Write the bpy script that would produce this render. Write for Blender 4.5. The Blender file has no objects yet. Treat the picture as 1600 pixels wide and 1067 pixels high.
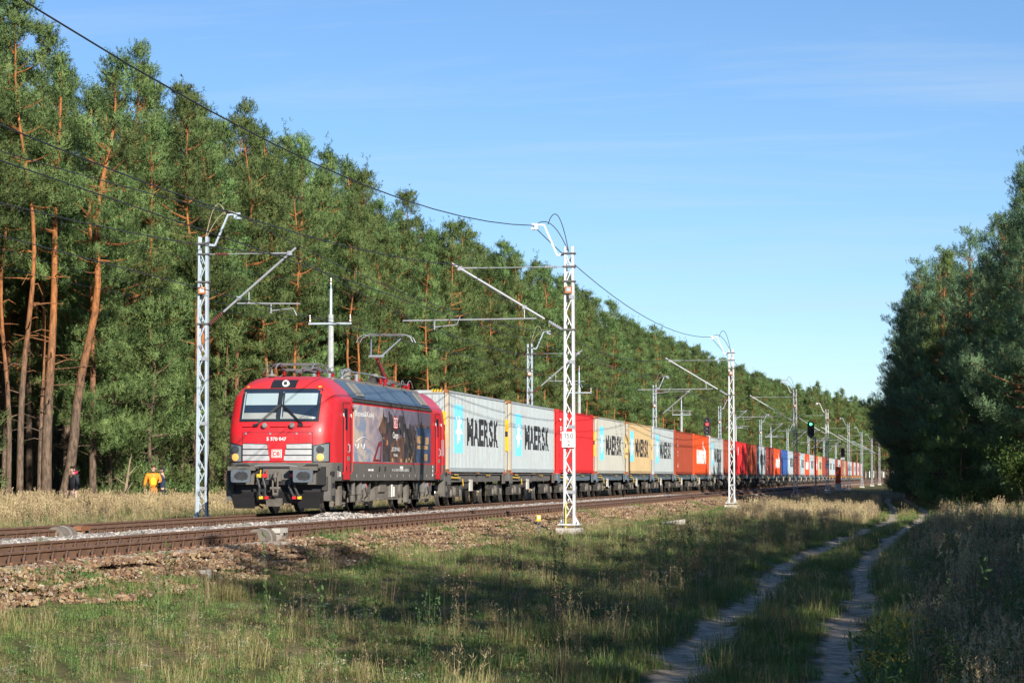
import bpy, bmesh, math, random
import numpy as np
from mathutils import Vector, Matrix
random.seed(11)
NP = np.random.default_rng(5)
R = math.radians
PI = math.pi
sc = bpy.context.scene
COL = sc.collection

# ------------------------------------------------------------------ camera, sky, sun, exposure
# world: +Y runs along the railway away from the camera, +X to the right, z = 0 is the rail head
cam = bpy.data.objects.new('camera', bpy.data.cameras.new('camera'))
COL.objects.link(cam)
cam.data.sensor_width = 36.0
cam.data.lens = 4050 / 1600 * 36
cam.data.clip_start = 0.5
cam.data.clip_end = 6000
cam.location = (0, 0, 1.045)
cam.rotation_euler = (PI / 2 + 0.0519, 0, 0.1606)
sc.camera = cam

SUN_AZ, SUN_EL = R(57), R(23.5)
to_sun = Vector((math.cos(SUN_AZ) * math.cos(SUN_EL), -math.sin(SUN_AZ) * math.cos(SUN_EL), math.sin(SUN_EL)))
world = bpy.data.worlds.new('World')
sc.world = world
world.use_nodes = True
nt = world.node_tree
nt.nodes.clear()
wo = nt.nodes.new('ShaderNodeOutputWorld')
bg = nt.nodes.new('ShaderNodeBackground')
bg.inputs['Strength'].default_value = 0.068
sky = nt.nodes.new('ShaderNodeTexSky')
sky.sky_type = 'NISHITA'
sky.sun_disc = False
sky.sun_elevation = SUN_EL
sky.sun_rotation = math.atan2(to_sun.x, to_sun.y)
sky.altitude = 1600
sky.air_density = 1.0
sky.dust_density = 0.0
sky.ozone_density = 4.0
# thin high cirrus: a pale veil on a projected cloud layer
tc = nt.nodes.new('ShaderNodeTexCoord')
sep = nt.nodes.new('ShaderNodeSeparateXYZ')
nt.links.new(tc.outputs['Generated'], sep.inputs[0])
zz = nt.nodes.new('ShaderNodeMath'); zz.operation = 'MAXIMUM'; zz.inputs[1].default_value = 0.0
nt.links.new(sep.outputs['Z'], zz.inputs[0])
za = nt.nodes.new('ShaderNodeMath'); za.operation = 'ADD'; za.inputs[1].default_value = 0.10
nt.links.new(zz.outputs[0], za.inputs[0])
dx = nt.nodes.new('ShaderNodeMath'); dx.operation = 'DIVIDE'
dy = nt.nodes.new('ShaderNodeMath'); dy.operation = 'DIVIDE'
nt.links.new(sep.outputs['X'], dx.inputs[0]); nt.links.new(za.outputs[0], dx.inputs[1])
nt.links.new(sep.outputs['Y'], dy.inputs[0]); nt.links.new(za.outputs[0], dy.inputs[1])
cmb = nt.nodes.new('ShaderNodeCombineXYZ')
nt.links.new(dx.outputs[0], cmb.inputs[0]); nt.links.new(dy.outputs[0], cmb.inputs[1])
mp = nt.nodes.new('ShaderNodeMapping'); mp.inputs['Scale'].default_value = (0.8, 3.0, 1)
mp.inputs['Rotation'].default_value = (0, 0, 0.5)
nt.links.new(cmb.outputs[0], mp.inputs[0])
nz = nt.nodes.new('ShaderNodeTexNoise'); nz.inputs['Scale'].default_value = 0.8
nz.inputs['Detail'].default_value = 7; nz.inputs['Roughness'].default_value = 0.62; nz.inputs['Distortion'].default_value = 0.6
nt.links.new(mp.outputs[0], nz.inputs['Vector'])
mr = nt.nodes.new('ShaderNodeMapRange'); mr.inputs[1].default_value = 0.50; mr.inputs[2].default_value = 0.85
mr.inputs[3].default_value = 0.0; mr.inputs[4].default_value = 0.5
nt.links.new(nz.outputs['Fac'], mr.inputs[0])
mixc = nt.nodes.new('ShaderNodeMix'); mixc.data_type = 'RGBA'
nt.links.new(mr.outputs[0], mixc.inputs['Factor'])
hs = nt.nodes.new('ShaderNodeHueSaturation'); hs.inputs['Saturation'].default_value = 1.04; hs.inputs['Value'].default_value = 1.0
nt.links.new(sky.outputs[0], hs.inputs['Color'])
tn = nt.nodes.new('ShaderNodeMix'); tn.data_type = 'RGBA'; tn.blend_type = 'MULTIPLY'; tn.inputs['Factor'].default_value = 1.0; tn.inputs['B'].default_value = (0.95, 0.995, 1.06, 1)
nt.links.new(hs.outputs[0], tn.inputs['A'])
nt.links.new(tn.outputs['Result'], mixc.inputs['A'])
mixc.inputs['B'].default_value = (5.2, 6.3, 7.4, 1)
nt.links.new(mixc.outputs['Result'], bg.inputs['Color'])
nt.links.new(bg.outputs[0], wo.inputs['Surface'])

sun = bpy.data.objects.new('sun', bpy.data.lights.new('sun', 'SUN'))
COL.objects.link(sun)
sun.data.energy = 4.3
sun.data.angle = R(0.55)
sun.data.color = (1.0, 0.92, 0.80)
sun.rotation_euler = to_sun.to_track_quat('Z', 'Y').to_euler()
sc.view_settings.view_transform = 'Standard'
sc.view_settings.look = 'None'
sc.view_settings.gamma = 1
sc.view_settings.use_curve_mapping = False
sc.view_settings.exposure = 0.84
sc.cycles.max_bounces = 6
sc.cycles.diffuse_bounces = 3
sc.cycles.glossy_bounces = 3
sc.cycles.transmission_bounces = 4
sc.cycles.transparent_max_bounces = 6
sc.cycles.use_denoising = True

# ------------------------------------------------------------------ helpers
class MB:
    """collects shapes; build() links them as ONE mesh object"""
    def __init__(s):
        s.v = []; s.f = []; s.m = []
    def quad(s, *p, m=0):
        i = len(s.v); s.v += [tuple(q) for q in p]; s.f.append(tuple(range(i, i + len(p)))); s.m.append(m); return s
    def box(s, c, d, m=0, rz=0, rx=0, ry=0):
        x, y, z = d[0] / 2, d[1] / 2, d[2] / 2
        M = Matrix.Rotation(rz, 3, 'Z') @ Matrix.Rotation(rx, 3, 'X') @ Matrix.Rotation(ry, 3, 'Y')
        P = [Vector(c) + M @ Vector(q) for q in ((-x,-y,-z),(x,-y,-z),(x,y,-z),(-x,y,-z),(-x,-y,z),(x,-y,z),(x,y,z),(-x,y,z))]
        return s.hexa(P, m)
    def hexa(s, P, m=0):
        i = len(s.v); s.v += [tuple(p) for p in P]
        for a in ((0,3,2,1),(4,5,6,7),(0,1,5,4),(1,2,6,5),(2,3,7,6),(3,0,4,7)):
            s.f.append(tuple(i + k for k in a)); s.m.append(m)
        return s
    def bar(s, p, q, w, h=None, m=0, up=(0, 0, 1)):
        p, q = Vector(p), Vector(q); h = h or w
        d = (q - p).normalized(); u = Vector(up)
        if abs(d.dot(u)) > 0.98: u = Vector((0, 1, 0))
        a = d.cross(u).normalized(); b = a.cross(d).normalized()
        a *= w / 2; b *= h / 2
        return s.hexa([p-a-b, p+a-b, q+a-b, q-a-b, p-a+b, p+a+b, q+a+b, q-a+b], m)
    def tube(s, pts, r, n=6, m=0, caps=True):
        pts = [Vector(p) for p in pts]
        rr = r if isinstance(r, (list, tuple)) else [r] * len(pts)
        i0 = len(s.v); prev = None
        for k, p in enumerate(pts):
            d = (pts[min(k + 1, len(pts) - 1)] - pts[max(k - 1, 0)]).normalized()
            if prev is None:
                a = d.cross(Vector((0, 0, 1)) if abs(d.z) < 0.9 else Vector((0, 1, 0))).normalized()
            else:
                a = (prev - d * prev.dot(d)).normalized()
            prev = a; b = d.cross(a)
            for j in range(n):
                t = 2 * PI * j / n
                s.v.append(tuple(p + (a * math.cos(t) + b * math.sin(t)) * rr[k]))
        for k in range(len(pts) - 1):
            for j in range(n):
                j2 = (j + 1) % n
                s.f.append((i0 + k*n + j, i0 + k*n + j2, i0 + (k+1)*n + j2, i0 + (k+1)*n + j)); s.m.append(m)
        if caps:
            s.f.append(tuple(i0 + j for j in reversed(range(n)))); s.m.append(m)
            s.f.append(tuple(i0 + (len(pts)-1)*n + j for j in range(n))); s.m.append(m)
        return s
    def lathe(s, c, axis, prof, n=16, m=0):
        """prof: (r, t) pairs along the axis"""
        ax = Vector(axis).normalized(); c = Vector(c)
        a = ax.cross(Vector((0, 0, 1)) if abs(ax.z) < 0.9 else Vector((0, 1, 0))).normalized(); b = ax.cross(a)
        i0 = len(s.v)
        for r, t in prof:
            for j in range(n):
                q = 2 * PI * j / n
                s.v.append(tuple(c + ax * t + (a * math.cos(q) + b * math.sin(q)) * r))
        for k in range(len(prof) - 1):
            for j in range(n):
                j2 = (j + 1) % n
                s.f.append((i0+k*n+j, i0+k*n+j2, i0+(k+1)*n+j2, i0+(k+1)*n+j)); s.m.append(m)
        s.f.append(tuple(i0 + j for j in reversed(range(n)))); s.m.append(m)
        s.f.append(tuple(i0 + (len(prof)-1)*n + j for j in range(n))); s.m.append(m)
        return s
    def prism(s, poly, fn, a, b, m=0):
        """poly of 2-D points; fn(u, v, t) gives the 3-D point; extruded from t=a to t=b"""
        n = len(poly); i = len(s.v)
        s.v += [tuple(fn(u, v, a)) for u, v in poly] + [tuple(fn(u, v, b)) for u, v in poly]
        s.f.append(tuple(i + k for k in reversed(range(n)))); s.m.append(m)
        s.f.append(tuple(i + n + k for k in range(n))); s.m.append(m)
        for k in range(n):
            k2 = (k + 1) % n
            s.f.append((i + k, i + k2, i + n + k2, i + n + k)); s.m.append(m)
        return s
    def mesh(s, name, mats):
        me = bpy.data.meshes.new(name)
        me.from_pydata(s.v, [], s.f)
        for mt in (mats if isinstance(mats, (list, tuple)) else [mats]): me.materials.append(mt)
        if any(s.m): me.polygons.foreach_set('material_index', s.m)
        bm = bmesh.new(); bm.from_mesh(me)
        bmesh.ops.recalc_face_normals(bm, faces=bm.faces)
        bm.to_mesh(me); bm.free()
        return me
    def build(s, name, mats, parent=None, smooth=False, loc=(0, 0, 0)):
        me = s.mesh(name, mats)
        if smooth: shade(me)
        return link(name, me, parent, loc)

def shade(me, angle=35):
    me.polygons.foreach_set('use_smooth', [True] * len(me.polygons))
    try: me.set_sharp_from_angle(angle=R(angle))
    except Exception: pass

def link(name, me, parent=None, loc=(0, 0, 0)):
    o = bpy.data.objects.new(name, me); COL.objects.link(o); o.location = loc
    if parent: o.parent = parent
    return o

def tag(o, label, cat, group=None, kind=None):
    if label: o['label'] = label
    if cat: o['category'] = cat
    if group: o['group'] = group
    if kind: o['kind'] = kind
    return o

def thing(name, label, cat, loc=(0, 0, 0), rz=0, group=None):
    o = bpy.data.objects.new(name, None); COL.objects.link(o)
    o.empty_display_size = 0.2
    o.location = loc; o.rotation_euler = (0, 0, rz)
    return tag(o, label, cat, group)

def dup(root, loc, rz=0, label=None, group=None, scale=None):
    r = root.copy(); COL.objects.link(r); r.location = loc; r.rotation_euler = (0, 0, rz)
    if scale: r.scale = scale
    if label: r['label'] = label
    if group: r['group'] = group
    for ch in kids(root):
        c = ch.copy(); COL.objects.link(c); c.parent = r
        for g in kids(ch):
            d = g.copy(); COL.objects.link(d); d.parent = c
    return r
KIDS = {}
def kids(o):
    if o.name not in KIDS: KIDS[o.name] = list(o.children)
    return KIDS[o.name]

def pm(name, col, rough=0.6, metal=0.0, var=0.12, scale=6.0, bump=0.0, dirt=None, dirt_amt=0.0, streak=None, spec=0.5, coat=0.0, fine=0.0):
    """paint / metal / stone: base colour with uneven tone, optional dirt blotches and streaks in the thing's own space"""
    m = bpy.data.materials.new(name); m.use_nodes = True
    n = m.node_tree.nodes; l = m.node_tree.links
    b = n['Principled BSDF']
    b.inputs['Roughness'].default_value = rough; b.inputs['Metallic'].default_value = metal
    b.inputs['Specular IOR Level'].default_value = spec
    if coat: b.inputs['Coat Weight'].default_value = coat; b.inputs['Coat Roughness'].default_value = 0.12
    t = n.new('ShaderNodeTexCoord')
    nz = n.new('ShaderNodeTexNoise'); nz.inputs['Scale'].default_value = scale; nz.inputs['Detail'].default_value = 5
    l.new(t.outputs['Object'], nz.inputs['Vector'])
    r = n.new('ShaderNodeValToRGB')
    c = col
    r.color_ramp.elements[0].position = 0.3; r.color_ramp.elements[1].position = 0.7
    r.color_ramp.elements[0].color = (c[0]*(1-var), c[1]*(1-var), c[2]*(1-var), 1)
    r.color_ramp.elements[1].color = (min(1, c[0]*(1+var)), min(1, c[1]*(1+var)), min(1, c[2]*(1+var)), 1)
    l.new(nz.outputs['Fac'], r.inputs[0]); out = r.outputs[0]
    if dirt:
        for kind in (('blotch', dirt_amt), ('streak', streak)):
            if not kind[1]: continue
            mp = n.new('ShaderNodeMapping')
            mp.inputs['Scale'].default_value = (1.3, 1.3, 1.3) if kind[0] == 'blotch' else (7, 7, 0.35)
            l.new(t.outputs['Object'], mp.inputs[0])
            q = n.new('ShaderNodeTexNoise'); q.inputs['Scale'].default_value = 1.6; q.inputs['Detail'].default_value = 8; q.inputs['Roughness'].default_value = 0.7
            l.new(mp.outputs[0], q.inputs['Vector'])
            k = n.new('ShaderNodeMapRange'); k.inputs[1].default_value = 0.56 - 0.12 * kind[1]; k.inputs[2].default_value = 0.8 - 0.1 * kind[1]
            k.inputs[4].default_value = min(1, 0.9 * kind[1] + 0.1)
            l.new(q.outputs['Fac'], k.inputs[0])
            x = n.new('ShaderNodeMix'); x.data_type = 'RGBA'
            l.new(k.outputs[0], x.inputs['Factor']); l.new(out, x.inputs['A']); x.inputs['B'].default_value = (*dirt, 1)
            out = x.outputs['Result']
    l.new(out, b.inputs['Base Color'])
    if bump:
        q = n.new('ShaderNodeTexNoise'); q.inputs['Scale'].default_value = fine or scale * 4; q.inputs['Detail'].default_value = 6
        l.new(t.outputs['Object'], q.inputs['Vector'])
        bp = n.new('ShaderNodeBump'); bp.inputs['Strength'].default_value = bump; bp.inputs['Distance'].default_value = 0.02
        l.new(q.outputs['Fac'], bp.inputs['Height']); l.new(bp.outputs[0], b.inputs['Normal'])
    return m

def leafmat(name, dark, light, trans=0.3, rough=0.55, rand=0.25, hue=0.02, spec=0.3):
    """foliage: colour from the piece's own 'tint' and a random tone per plant"""
    m = bpy.data.materials.new(name); m.use_nodes = True
    n = m.node_tree.nodes; l = m.node_tree.links
    b = n['Principled BSDF']; out = n['Material Output']
    b.inputs['Roughness'].default_value = rough; b.inputs['Specular IOR Level'].default_value = spec
    a = n.new('ShaderNodeAttribute'); a.attribute_name = 'tint'
    r = n.new('ShaderNodeValToRGB')
    r.color_ramp.elements[0].color = (*dark, 1); r.color_ramp.elements[1].color = (*light, 1)
    l.new(a.outputs['Fac'], r.inputs[0])
    oi = n.new('ShaderNodeObjectInfo')
    h = n.new('ShaderNodeHueSaturation')
    mv = n.new('ShaderNodeMapRange'); mv.inputs[3].default_value = 1 - rand; mv.inputs[4].default_value = 1 + rand
    mh = n.new('ShaderNodeMapRange'); mh.inputs[3].default_value = 0.5 - hue; mh.inputs[4].default_value = 0.5 + hue
    l.new(oi.outputs['Random'], mv.inputs[0]); l.new(oi.outputs['Random'], mh.inputs[0])
    l.new(mv.outputs[0], h.inputs['Value']); l.new(mh.outputs[0], h.inputs['Hue'])
    l.new(r.outputs[0], h.inputs['Color']); l.new(h.outputs[0], b.inputs['Base Color'])
    if trans:
        t = n.new('ShaderNodeBsdfTranslucent'); l.new(h.outputs[0], t.inputs['Color'])
        x = n.new('ShaderNodeMixShader'); x.inputs[0].default_value = trans
        l.new(b.outputs[0], x.inputs[1]); l.new(t.outputs[0], x.inputs[2]); l.new(x.outputs[0], out.inputs['Surface'])
    return m

_txt = {}
def text2d(s, bold=0.0):
    """letters as triangles in 2-D, cap height scaled to 1, left edge at 0"""
    k = (s, bold)
    if k not in _txt:
        cu = bpy.data.curves.new('t', 'FONT'); cu.body = s; cu.offset = bold; cu.resolution_u = 3
        o = bpy.data.objects.new('t', cu)
        me = bpy.data.meshes.new_from_object(o)
        V = np.array([v.co[:2] for v in me.vertices]); F = [tuple(p.vertices) for p in me.polygons]
        V[:, 0] -= V[:, 0].min(); V /= 0.73
        bpy.data.objects.remove(o); bpy.data.meshes.remove(me)
        _txt[k] = (V, F)
    return _txt[k]

def text(mb, s, at, u, v, h, w=None, bold=0.0, center=False, m=0, bend=None):
    V, F = text2d(s, bold)
    sx = h if w is None else w / V[:, 0].max()
    off = -V[:, 0].max() * sx / 2 if center else 0
    at, u, v = Vector(at), Vector(u), Vector(v); i = len(mb.v)
    for p in V:
        q = at + u * (p[0] * sx + off) + v * (p[1] * h)
        mb.v.append(tuple(bend(q)) if bend else tuple(q))
    for f in F: mb.f.append(tuple(i + k for k in f)); mb.m.append(m)
    return mb

def flat(mb, name, mats, parent):
    """link flat print without touching its winding"""
    me = bpy.data.meshes.new(name); me.from_pydata(mb.v, [], mb.f)
    for mt in (mats if isinstance(mats, (list, tuple)) else [mats]): me.materials.append(mt)
    if any(mb.m): me.polygons.foreach_set('material_index', mb.m)
    return link(name, me, parent)

def tri_mesh(name, V, tint, mats, midx=None, normals=None):
    """V: (n,3,3) triangles, tint: (n,) one value per triangle"""
    n = len(V)
    me = bpy.data.meshes.new(name)
    me.vertices.add(n * 3); me.loops.add(n * 3); me.polygons.add(n)
    me.vertices.foreach_set('co', np.ascontiguousarray(V, dtype=np.float32).ravel())
    me.loops.foreach_set('vertex_index', np.arange(n * 3, dtype=np.int32))
    me.polygons.foreach_set('loop_start', np.arange(0, n * 3, 3, dtype=np.int32))
    a = me.attributes.new('tint', 'FLOAT', 'POINT')
    a.data.foreach_set('value', np.repeat(np.asarray(tint, dtype=np.float32), 3))
    for mt in mats: me.materials.append(mt)
    if normals is not None:
        me.update(); me.polygons.foreach_set('use_smooth', np.ones(n, bool)); me.normals_split_custom_set_from_vertices(np.repeat(normals, 3, 0))
    if midx is not None: me.polygons.foreach_set('material_index', np.asarray(midx, dtype=np.int32))
    me.update()
    return me

def scatter(name, pts, protos, rot, scl, idx, label, cat=None):
    """one object of kind stuff: the prototype meshes set at the given points"""
    me = bpy.data.meshes.new(name)
    me.vertices.add(len(pts)); me.vertices.foreach_set('co', np.asarray(pts, dtype=np.float32).ravel())
    a = me.attributes.new('rot', 'FLOAT_VECTOR', 'POINT'); a.data.foreach_set('vector', np.asarray(rot, dtype=np.float32).ravel())
    a = me.attributes.new('scl', 'FLOAT_VECTOR', 'POINT'); a.data.foreach_set('vector', np.asarray(scl, dtype=np.float32).ravel())
    a = me.attributes.new('idx', 'INT', 'POINT'); a.data.foreach_set('value', np.asarray(idx, dtype=np.int32))
    o = link(name, me)
    c = bpy.data.collections.new(name + '_kinds')
    for k, p in enumerate(protos):
        q = bpy.data.objects.new('%s_%02d' % (name, k), p); c.objects.link(q)
    g = bpy.data.node_groups.new(name, 'GeometryNodeTree')
    g.interface.new_socket('Geometry', in_out='INPUT', socket_type='NodeSocketGeometry')
    g.interface.new_socket('Geometry', in_out='OUTPUT', socket_type='NodeSocketGeometry')
    N = g.nodes; L = g.links
    gi = N.new('NodeGroupInput'); go = N.new('NodeGroupOutput')
    ip = N.new('GeometryNodeInstanceOnPoints'); ci = N.new('GeometryNodeCollectionInfo')
    ci.inputs['Collection'].default_value = c; ci.inputs['Separate Children'].default_value = True; ci.inputs['Reset Children'].default_value = True
    def na(nm, t):
        q = N.new('GeometryNodeInputNamedAttribute'); q.data_type = t; q.inputs['Name'].default_value = nm
        return [x for x in q.outputs if x.enabled and x.name == 'Attribute'][0]
    L.new(gi.outputs[0], ip.inputs['Points']); L.new(ci.outputs[0], ip.inputs['Instance'])
    ip.inputs['Pick Instance'].default_value = True
    L.new(na('idx', 'INT'), ip.inputs['Instance Index'])
    L.new(na('rot', 'FLOAT_VECTOR'), ip.inputs['Rotation']); L.new(na('scl', 'FLOAT_VECTOR'), ip.inputs['Scale'])
    L.new(ip.outputs[0], go.inputs[0])
    md = o.modifiers.new('scatter', 'NODES'); md.node_group = g
    return tag(o, label, cat, kind='stuff')
# ------------------------------------------------------------------ materials
def ground_mat():
    m = bpy.data.materials.new('meadow_soil'); m.use_nodes = True
    n = m.node_tree.nodes; l = m.node_tree.links; b = n['Principled BSDF']; b.inputs['Roughness'].default_value = 0.95
    b.inputs['Specular IOR Level'].default_value = 0.1
    t = n.new('ShaderNodeTexCoord')
    def noise(s, d=6):
        q = n.new('ShaderNodeTexNoise'); q.inputs['Scale'].default_value = s; q.inputs['Detail'].default_value = d
        l.new(t.outputs['Object'], q.inputs['Vector']); return q.outputs['Fac']
    r = n.new('ShaderNodeValToRGB'); e = r.color_ramp.elements
    e[0].position = 0.32; e[0].color = (0.075, 0.085, 0.032, 1); e[1].position = 0.68; e[1].color = (0.20, 0.16, 0.095, 1)
    k = e.new(0.5); k.color = (0.12, 0.12, 0.05, 1)
    l.new(noise(0.5), r.inputs[0])
    r2 = n.new('ShaderNodeValToRGB'); r2.color_ramp.elements[0].color = (0.6, 0.6, 0.6, 1); r2.color_ramp.elements[1].color = (1.4, 1.35, 1.25, 1)
    l.new(noise(14, 8), r2.inputs[0])
    x = n.new('ShaderNodeMix'); x.data_type = 'RGBA'; x.blend_type = 'MULTIPLY'; x.inputs['Factor'].default_value = 1
    l.new(r.outputs[0], x.inputs['A']); l.new(r2.outputs[0], x.inputs['B']); l.new(x.outputs['Result'], b.inputs['Base Color'])
    bp = n.new('ShaderNodeBump'); bp.inputs['Strength'].default_value = 0.8; bp.inputs['Distance'].default_value = 0.05
    l.new(noise(9, 9), bp.inputs['Height']); l.new(bp.outputs[0], b.inputs['Normal'])
    return m
M = {}
M['soil'] = ground_mat()
M['brown_bed'] = pm('brown_ballast_bed', (0.22, 0.14, 0.085), 0.95, var=0.4, scale=14, bump=1.0, fine=30, spec=0.1)
M['grey_bed'] = pm('grey_ballast_bed', (0.27, 0.26, 0.25), 0.95, var=0.4, scale=18, bump=1.0, fine=30, spec=0.1)
M['sand'] = pm('sandy_track', (0.46, 0.39, 0.30), 0.95, var=0.45, scale=5, bump=1.0, fine=16, spec=0.1, dirt=(0.13, 0.11, 0.07), dirt_amt=0.9)
def frayed(m):
    n = m.node_tree.nodes; l = m.node_tree.links; b = n['Principled BSDF']; src = b.inputs['Base Color'].links[0].from_socket
    a = n.new('ShaderNodeAttribute'); a.attribute_name = 'edge'
    t = n.new('ShaderNodeTexCoord'); q = n.new('ShaderNodeTexNoise'); q.inputs['Scale'].default_value = 3.5; q.inputs['Detail'].default_value = 6; l.new(t.outputs['Object'], q.inputs['Vector'])
    k = n.new('ShaderNodeMath'); k.operation = 'MULTIPLY_ADD'; k.inputs[1].default_value = 1.3; l.new(q.outputs['Fac'], k.inputs[0]); l.new(a.outputs['Fac'], k.inputs[2])
    r = n.new('ShaderNodeMapRange'); r.inputs[1].default_value = 1.12; r.inputs[2].default_value = 1.42; l.new(k.outputs[0], r.inputs[0])
    x = n.new('ShaderNodeMix'); x.data_type = 'RGBA'; l.new(r.outputs[0], x.inputs['Factor']); l.new(src, x.inputs['A']); x.inputs['B'].default_value = (0.11, 0.10, 0.055, 1); l.new(x.outputs['Result'], b.inputs['Base Color'])
frayed(M['sand'])
M['rail'] = pm('rusty_rail', (0.17, 0.098, 0.064), 0.75, 0.0, 0.25, 3, bump=0.15, spec=0.3)
M['rail_top'] = pm('worn_rail_top', (0.42, 0.42, 0.44), 0.28, 0.9, 0.1, 3)
M['sleeper'] = pm('sleeper_concrete', (0.27, 0.235, 0.2), 0.9, var=0.2, scale=5, bump=0.4)
M['clip'] = pm('rusty_clip', (0.105, 0.06, 0.042), 0.8, 0.0, 0.35, 30)
M['clip_pad'] = pm('orange_rust', (0.24, 0.105, 0.05), 0.85, 0.0, 0.3, 30)
M['white_steel'] = pm('white_painted_steel', (0.62, 0.64, 0.66), 0.45, 0, 0.05, 2, dirt=(0.36, 0.28, 0.21), dirt_amt=0.3, streak=0.35)
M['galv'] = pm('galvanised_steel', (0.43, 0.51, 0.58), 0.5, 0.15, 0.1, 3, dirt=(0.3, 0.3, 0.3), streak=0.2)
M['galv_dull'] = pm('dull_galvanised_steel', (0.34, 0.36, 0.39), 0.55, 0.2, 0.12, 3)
M['tube_steel'] = pm('tube_steel', (0.40, 0.42, 0.45), 0.4, 0.3, 0.08, 3)
M['dark_steel'] = pm('dark_steel', (0.12, 0.12, 0.125), 0.6, 0.2, 0.2, 5)
M['wire'] = pm('wire', (0.045, 0.045, 0.05), 0.5, 0.3, 0.05, 1)
M['copper_loop'] = pm('bleached_cable', (0.42, 0.36, 0.27), 0.6, 0.2, 0.05, 4)
M['insul'] = pm('brown_insulator', (0.14, 0.05, 0.04), 0.25, 0, 0.1, 4)
M['insul_grey'] = pm('grey_insulator', (0.33, 0.36, 0.4), 0.4, 0, 0.1, 4)
M['concrete'] = pm('concrete', (0.48, 0.46, 0.42), 0.9, var=0.15, scale=3, bump=0.3, dirt=(0.25, 0.22, 0.18), dirt_amt=0.4, streak=0.3)
M['pole_concrete'] = pm('pole_concrete', (0.4, 0.42, 0.43), 0.9, var=0.12, scale=3, bump=0.2)
M['sign_white'] = pm('sign_white', (0.82, 0.82, 0.82), 0.5, 0, 0.03, 3)
M['print_black'] = pm('print_black', (0.025, 0.025, 0.03), 0.5, 0, 0.1, 3)
M['print_white'] = pm('print_white', (0.8, 0.8, 0.78), 0.5, 0, 0.05, 3)
M['box_orange'] = pm('rust_orange_box', (0.42, 0.16, 0.05), 0.7, 0, 0.2, 8)
M['yellow'] = pm('yellow_paint', (0.75, 0.48, 0.03), 0.5, 0, 0.12, 6, dirt=(0.3, 0.2, 0.08), dirt_amt=0.3)
M['yellow_pipe'] = pm('pale_yellow_pipe', (0.68, 0.58, 0.1), 0.5, 0, 0.1, 6)
M['grey_cover'] = pm('grey_rubber_cover', (0.17, 0.15, 0.125), 0.85, 0, 0.15, 6, bump=0.2)
M['black'] = pm('matt_black', (0.018, 0.018, 0.02), 0.6, 0, 0.15, 4)
M['cabinet_red'] = pm('cabinet_orange_red', (0.5, 0.06, 0.015), 0.5, 0, 0.1, 3)
def emit(name, col, s):
    m = bpy.data.materials.new(name); m.use_nodes = True; b = m.node_tree.nodes['Principled BSDF']
    b.inputs['Base Color'].default_value = (*col, 1); b.inputs['Emission Color'].default_value = (*col, 1); b.inputs['Emission Strength'].default_value = s
    return m
M['lamp_green'] = emit('lit_green', (0.05, 1.0, 0.25), 6)
M['lamp_red'] = emit('lit_red', (1.0, 0.03, 0.03), 3)

# ------------------------------------------------------------------ ground
TL, TN = 17.85, 13.37          # distance of the two track centres left of the camera's line
PD = [-400, -60, -30, -6, -1, 2.5, 8, 10.2, 11.2, 12.15, 14.75, 15.6, 16.3, 19.3, 20.3, 21.6, 26, 31, 60, 400]
PZ = [-0.5, -0.6, -0.68, -0.76, -0.9, -0.93, -0.78, -0.64, -0.57, -0.23, -0.23, -0.17, -0.17, -0.2, -0.3, -0.55, -0.5, -0.36, -0.25, -0.2]
_ph = NP.random((14, 4))
def wob(x, y, f, a):
    v = 0
    for k in range(7):
        p = _ph[(k * 3) % 14]; an = p[0] * 6.283
        v = v + np.sin((x * np.cos(an) + y * np.sin(an)) * f * (0.7 + p[1] * 0.9) + p[2] * 6.283)
    return v * a / 4
RL = ([-40, 25, 31, 43, 56, 75, 112, 142, 200, 300, 900], [2.5, 2.6, 2.7, 2.8, 3.1, 2.9, 1.8, 2.0, 3.4, 5.0, 6.0])
RR = ([-40, 25, 37, 58, 79, 112, 135, 150, 200, 300, 900], [0.9, 0.95, 1.1, 1.5, 1.35, 0.6, 0.4, 0.5, 1.9, 3.4, 4.5])
def rutl(y): return np.interp(y, *RL) + 0.06 * np.sin(y * 0.41) + 0.04 * np.sin(y * 1.13 + 1)
def rutr(y): return np.interp(y, *RR) + 0.06 * np.sin(y * 0.37 + 2) + 0.04 * np.sin(y * 1.31)
def gz(x, y):
    x = np.asarray(x, float); y = np.asarray(y, float); d = -x
    z = np.interp(d, PD, PZ)
    off = np.clip(np.maximum((11.9 - d) / 1.2, (d - 20.2) / 1.0), 0, 1)
    z = z + off * (wob(x, y, 0.35, 0.045) + wob(x, y, 1.3, 0.009))
    z = z + wob(x, y, 2.1, 0.012) * np.clip((d - 10.6), 0, 1) * np.clip((12.3 - d) / 0.5, 0, 1)
    for f in (rutl, rutr):
        z = z - 0.06 * np.exp(-((d - f(y)) / 0.33) ** 2)
    return z
def gzf(x, y): return float(gz(x, y))

def axis(parts):
    out = []
    for a, b, st in parts: out += list(np.arange(a, b, st))
    return np.array(out + [parts[-1][1]])
XS = axis([(-420, -80, 20), (-80, -36, 4), (-36, -21, 1.2), (-21, -15, 0.7), (-15, 6, 0.3), (6, 20, 1.5), (20, 80, 6), (80, 320, 20)])
YS = axis([(-120, 10, 5), (10, 130, 0.5), (130, 240, 1.5), (240, 600, 8), (600, 2400, 60)])
GX, GY = np.meshgrid(XS, YS)
GZ = gz(GX, GY)
nx, ny = len(XS), len(YS)
me = bpy.data.meshes.new('ground')
V = np.stack([GX, GY, GZ], -1).reshape(-1, 3)
I = (np.arange(ny - 1)[:, None] * nx + np.arange(nx - 1)[None, :])
Fq = np.stack([I, I + 1, I + nx + 1, I + nx], -1).reshape(-1, 4)
me.from_pydata(V.tolist(), [], Fq.tolist())
for k in ('soil', 'brown_bed', 'grey_bed'): me.materials.append(M[k])
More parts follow.
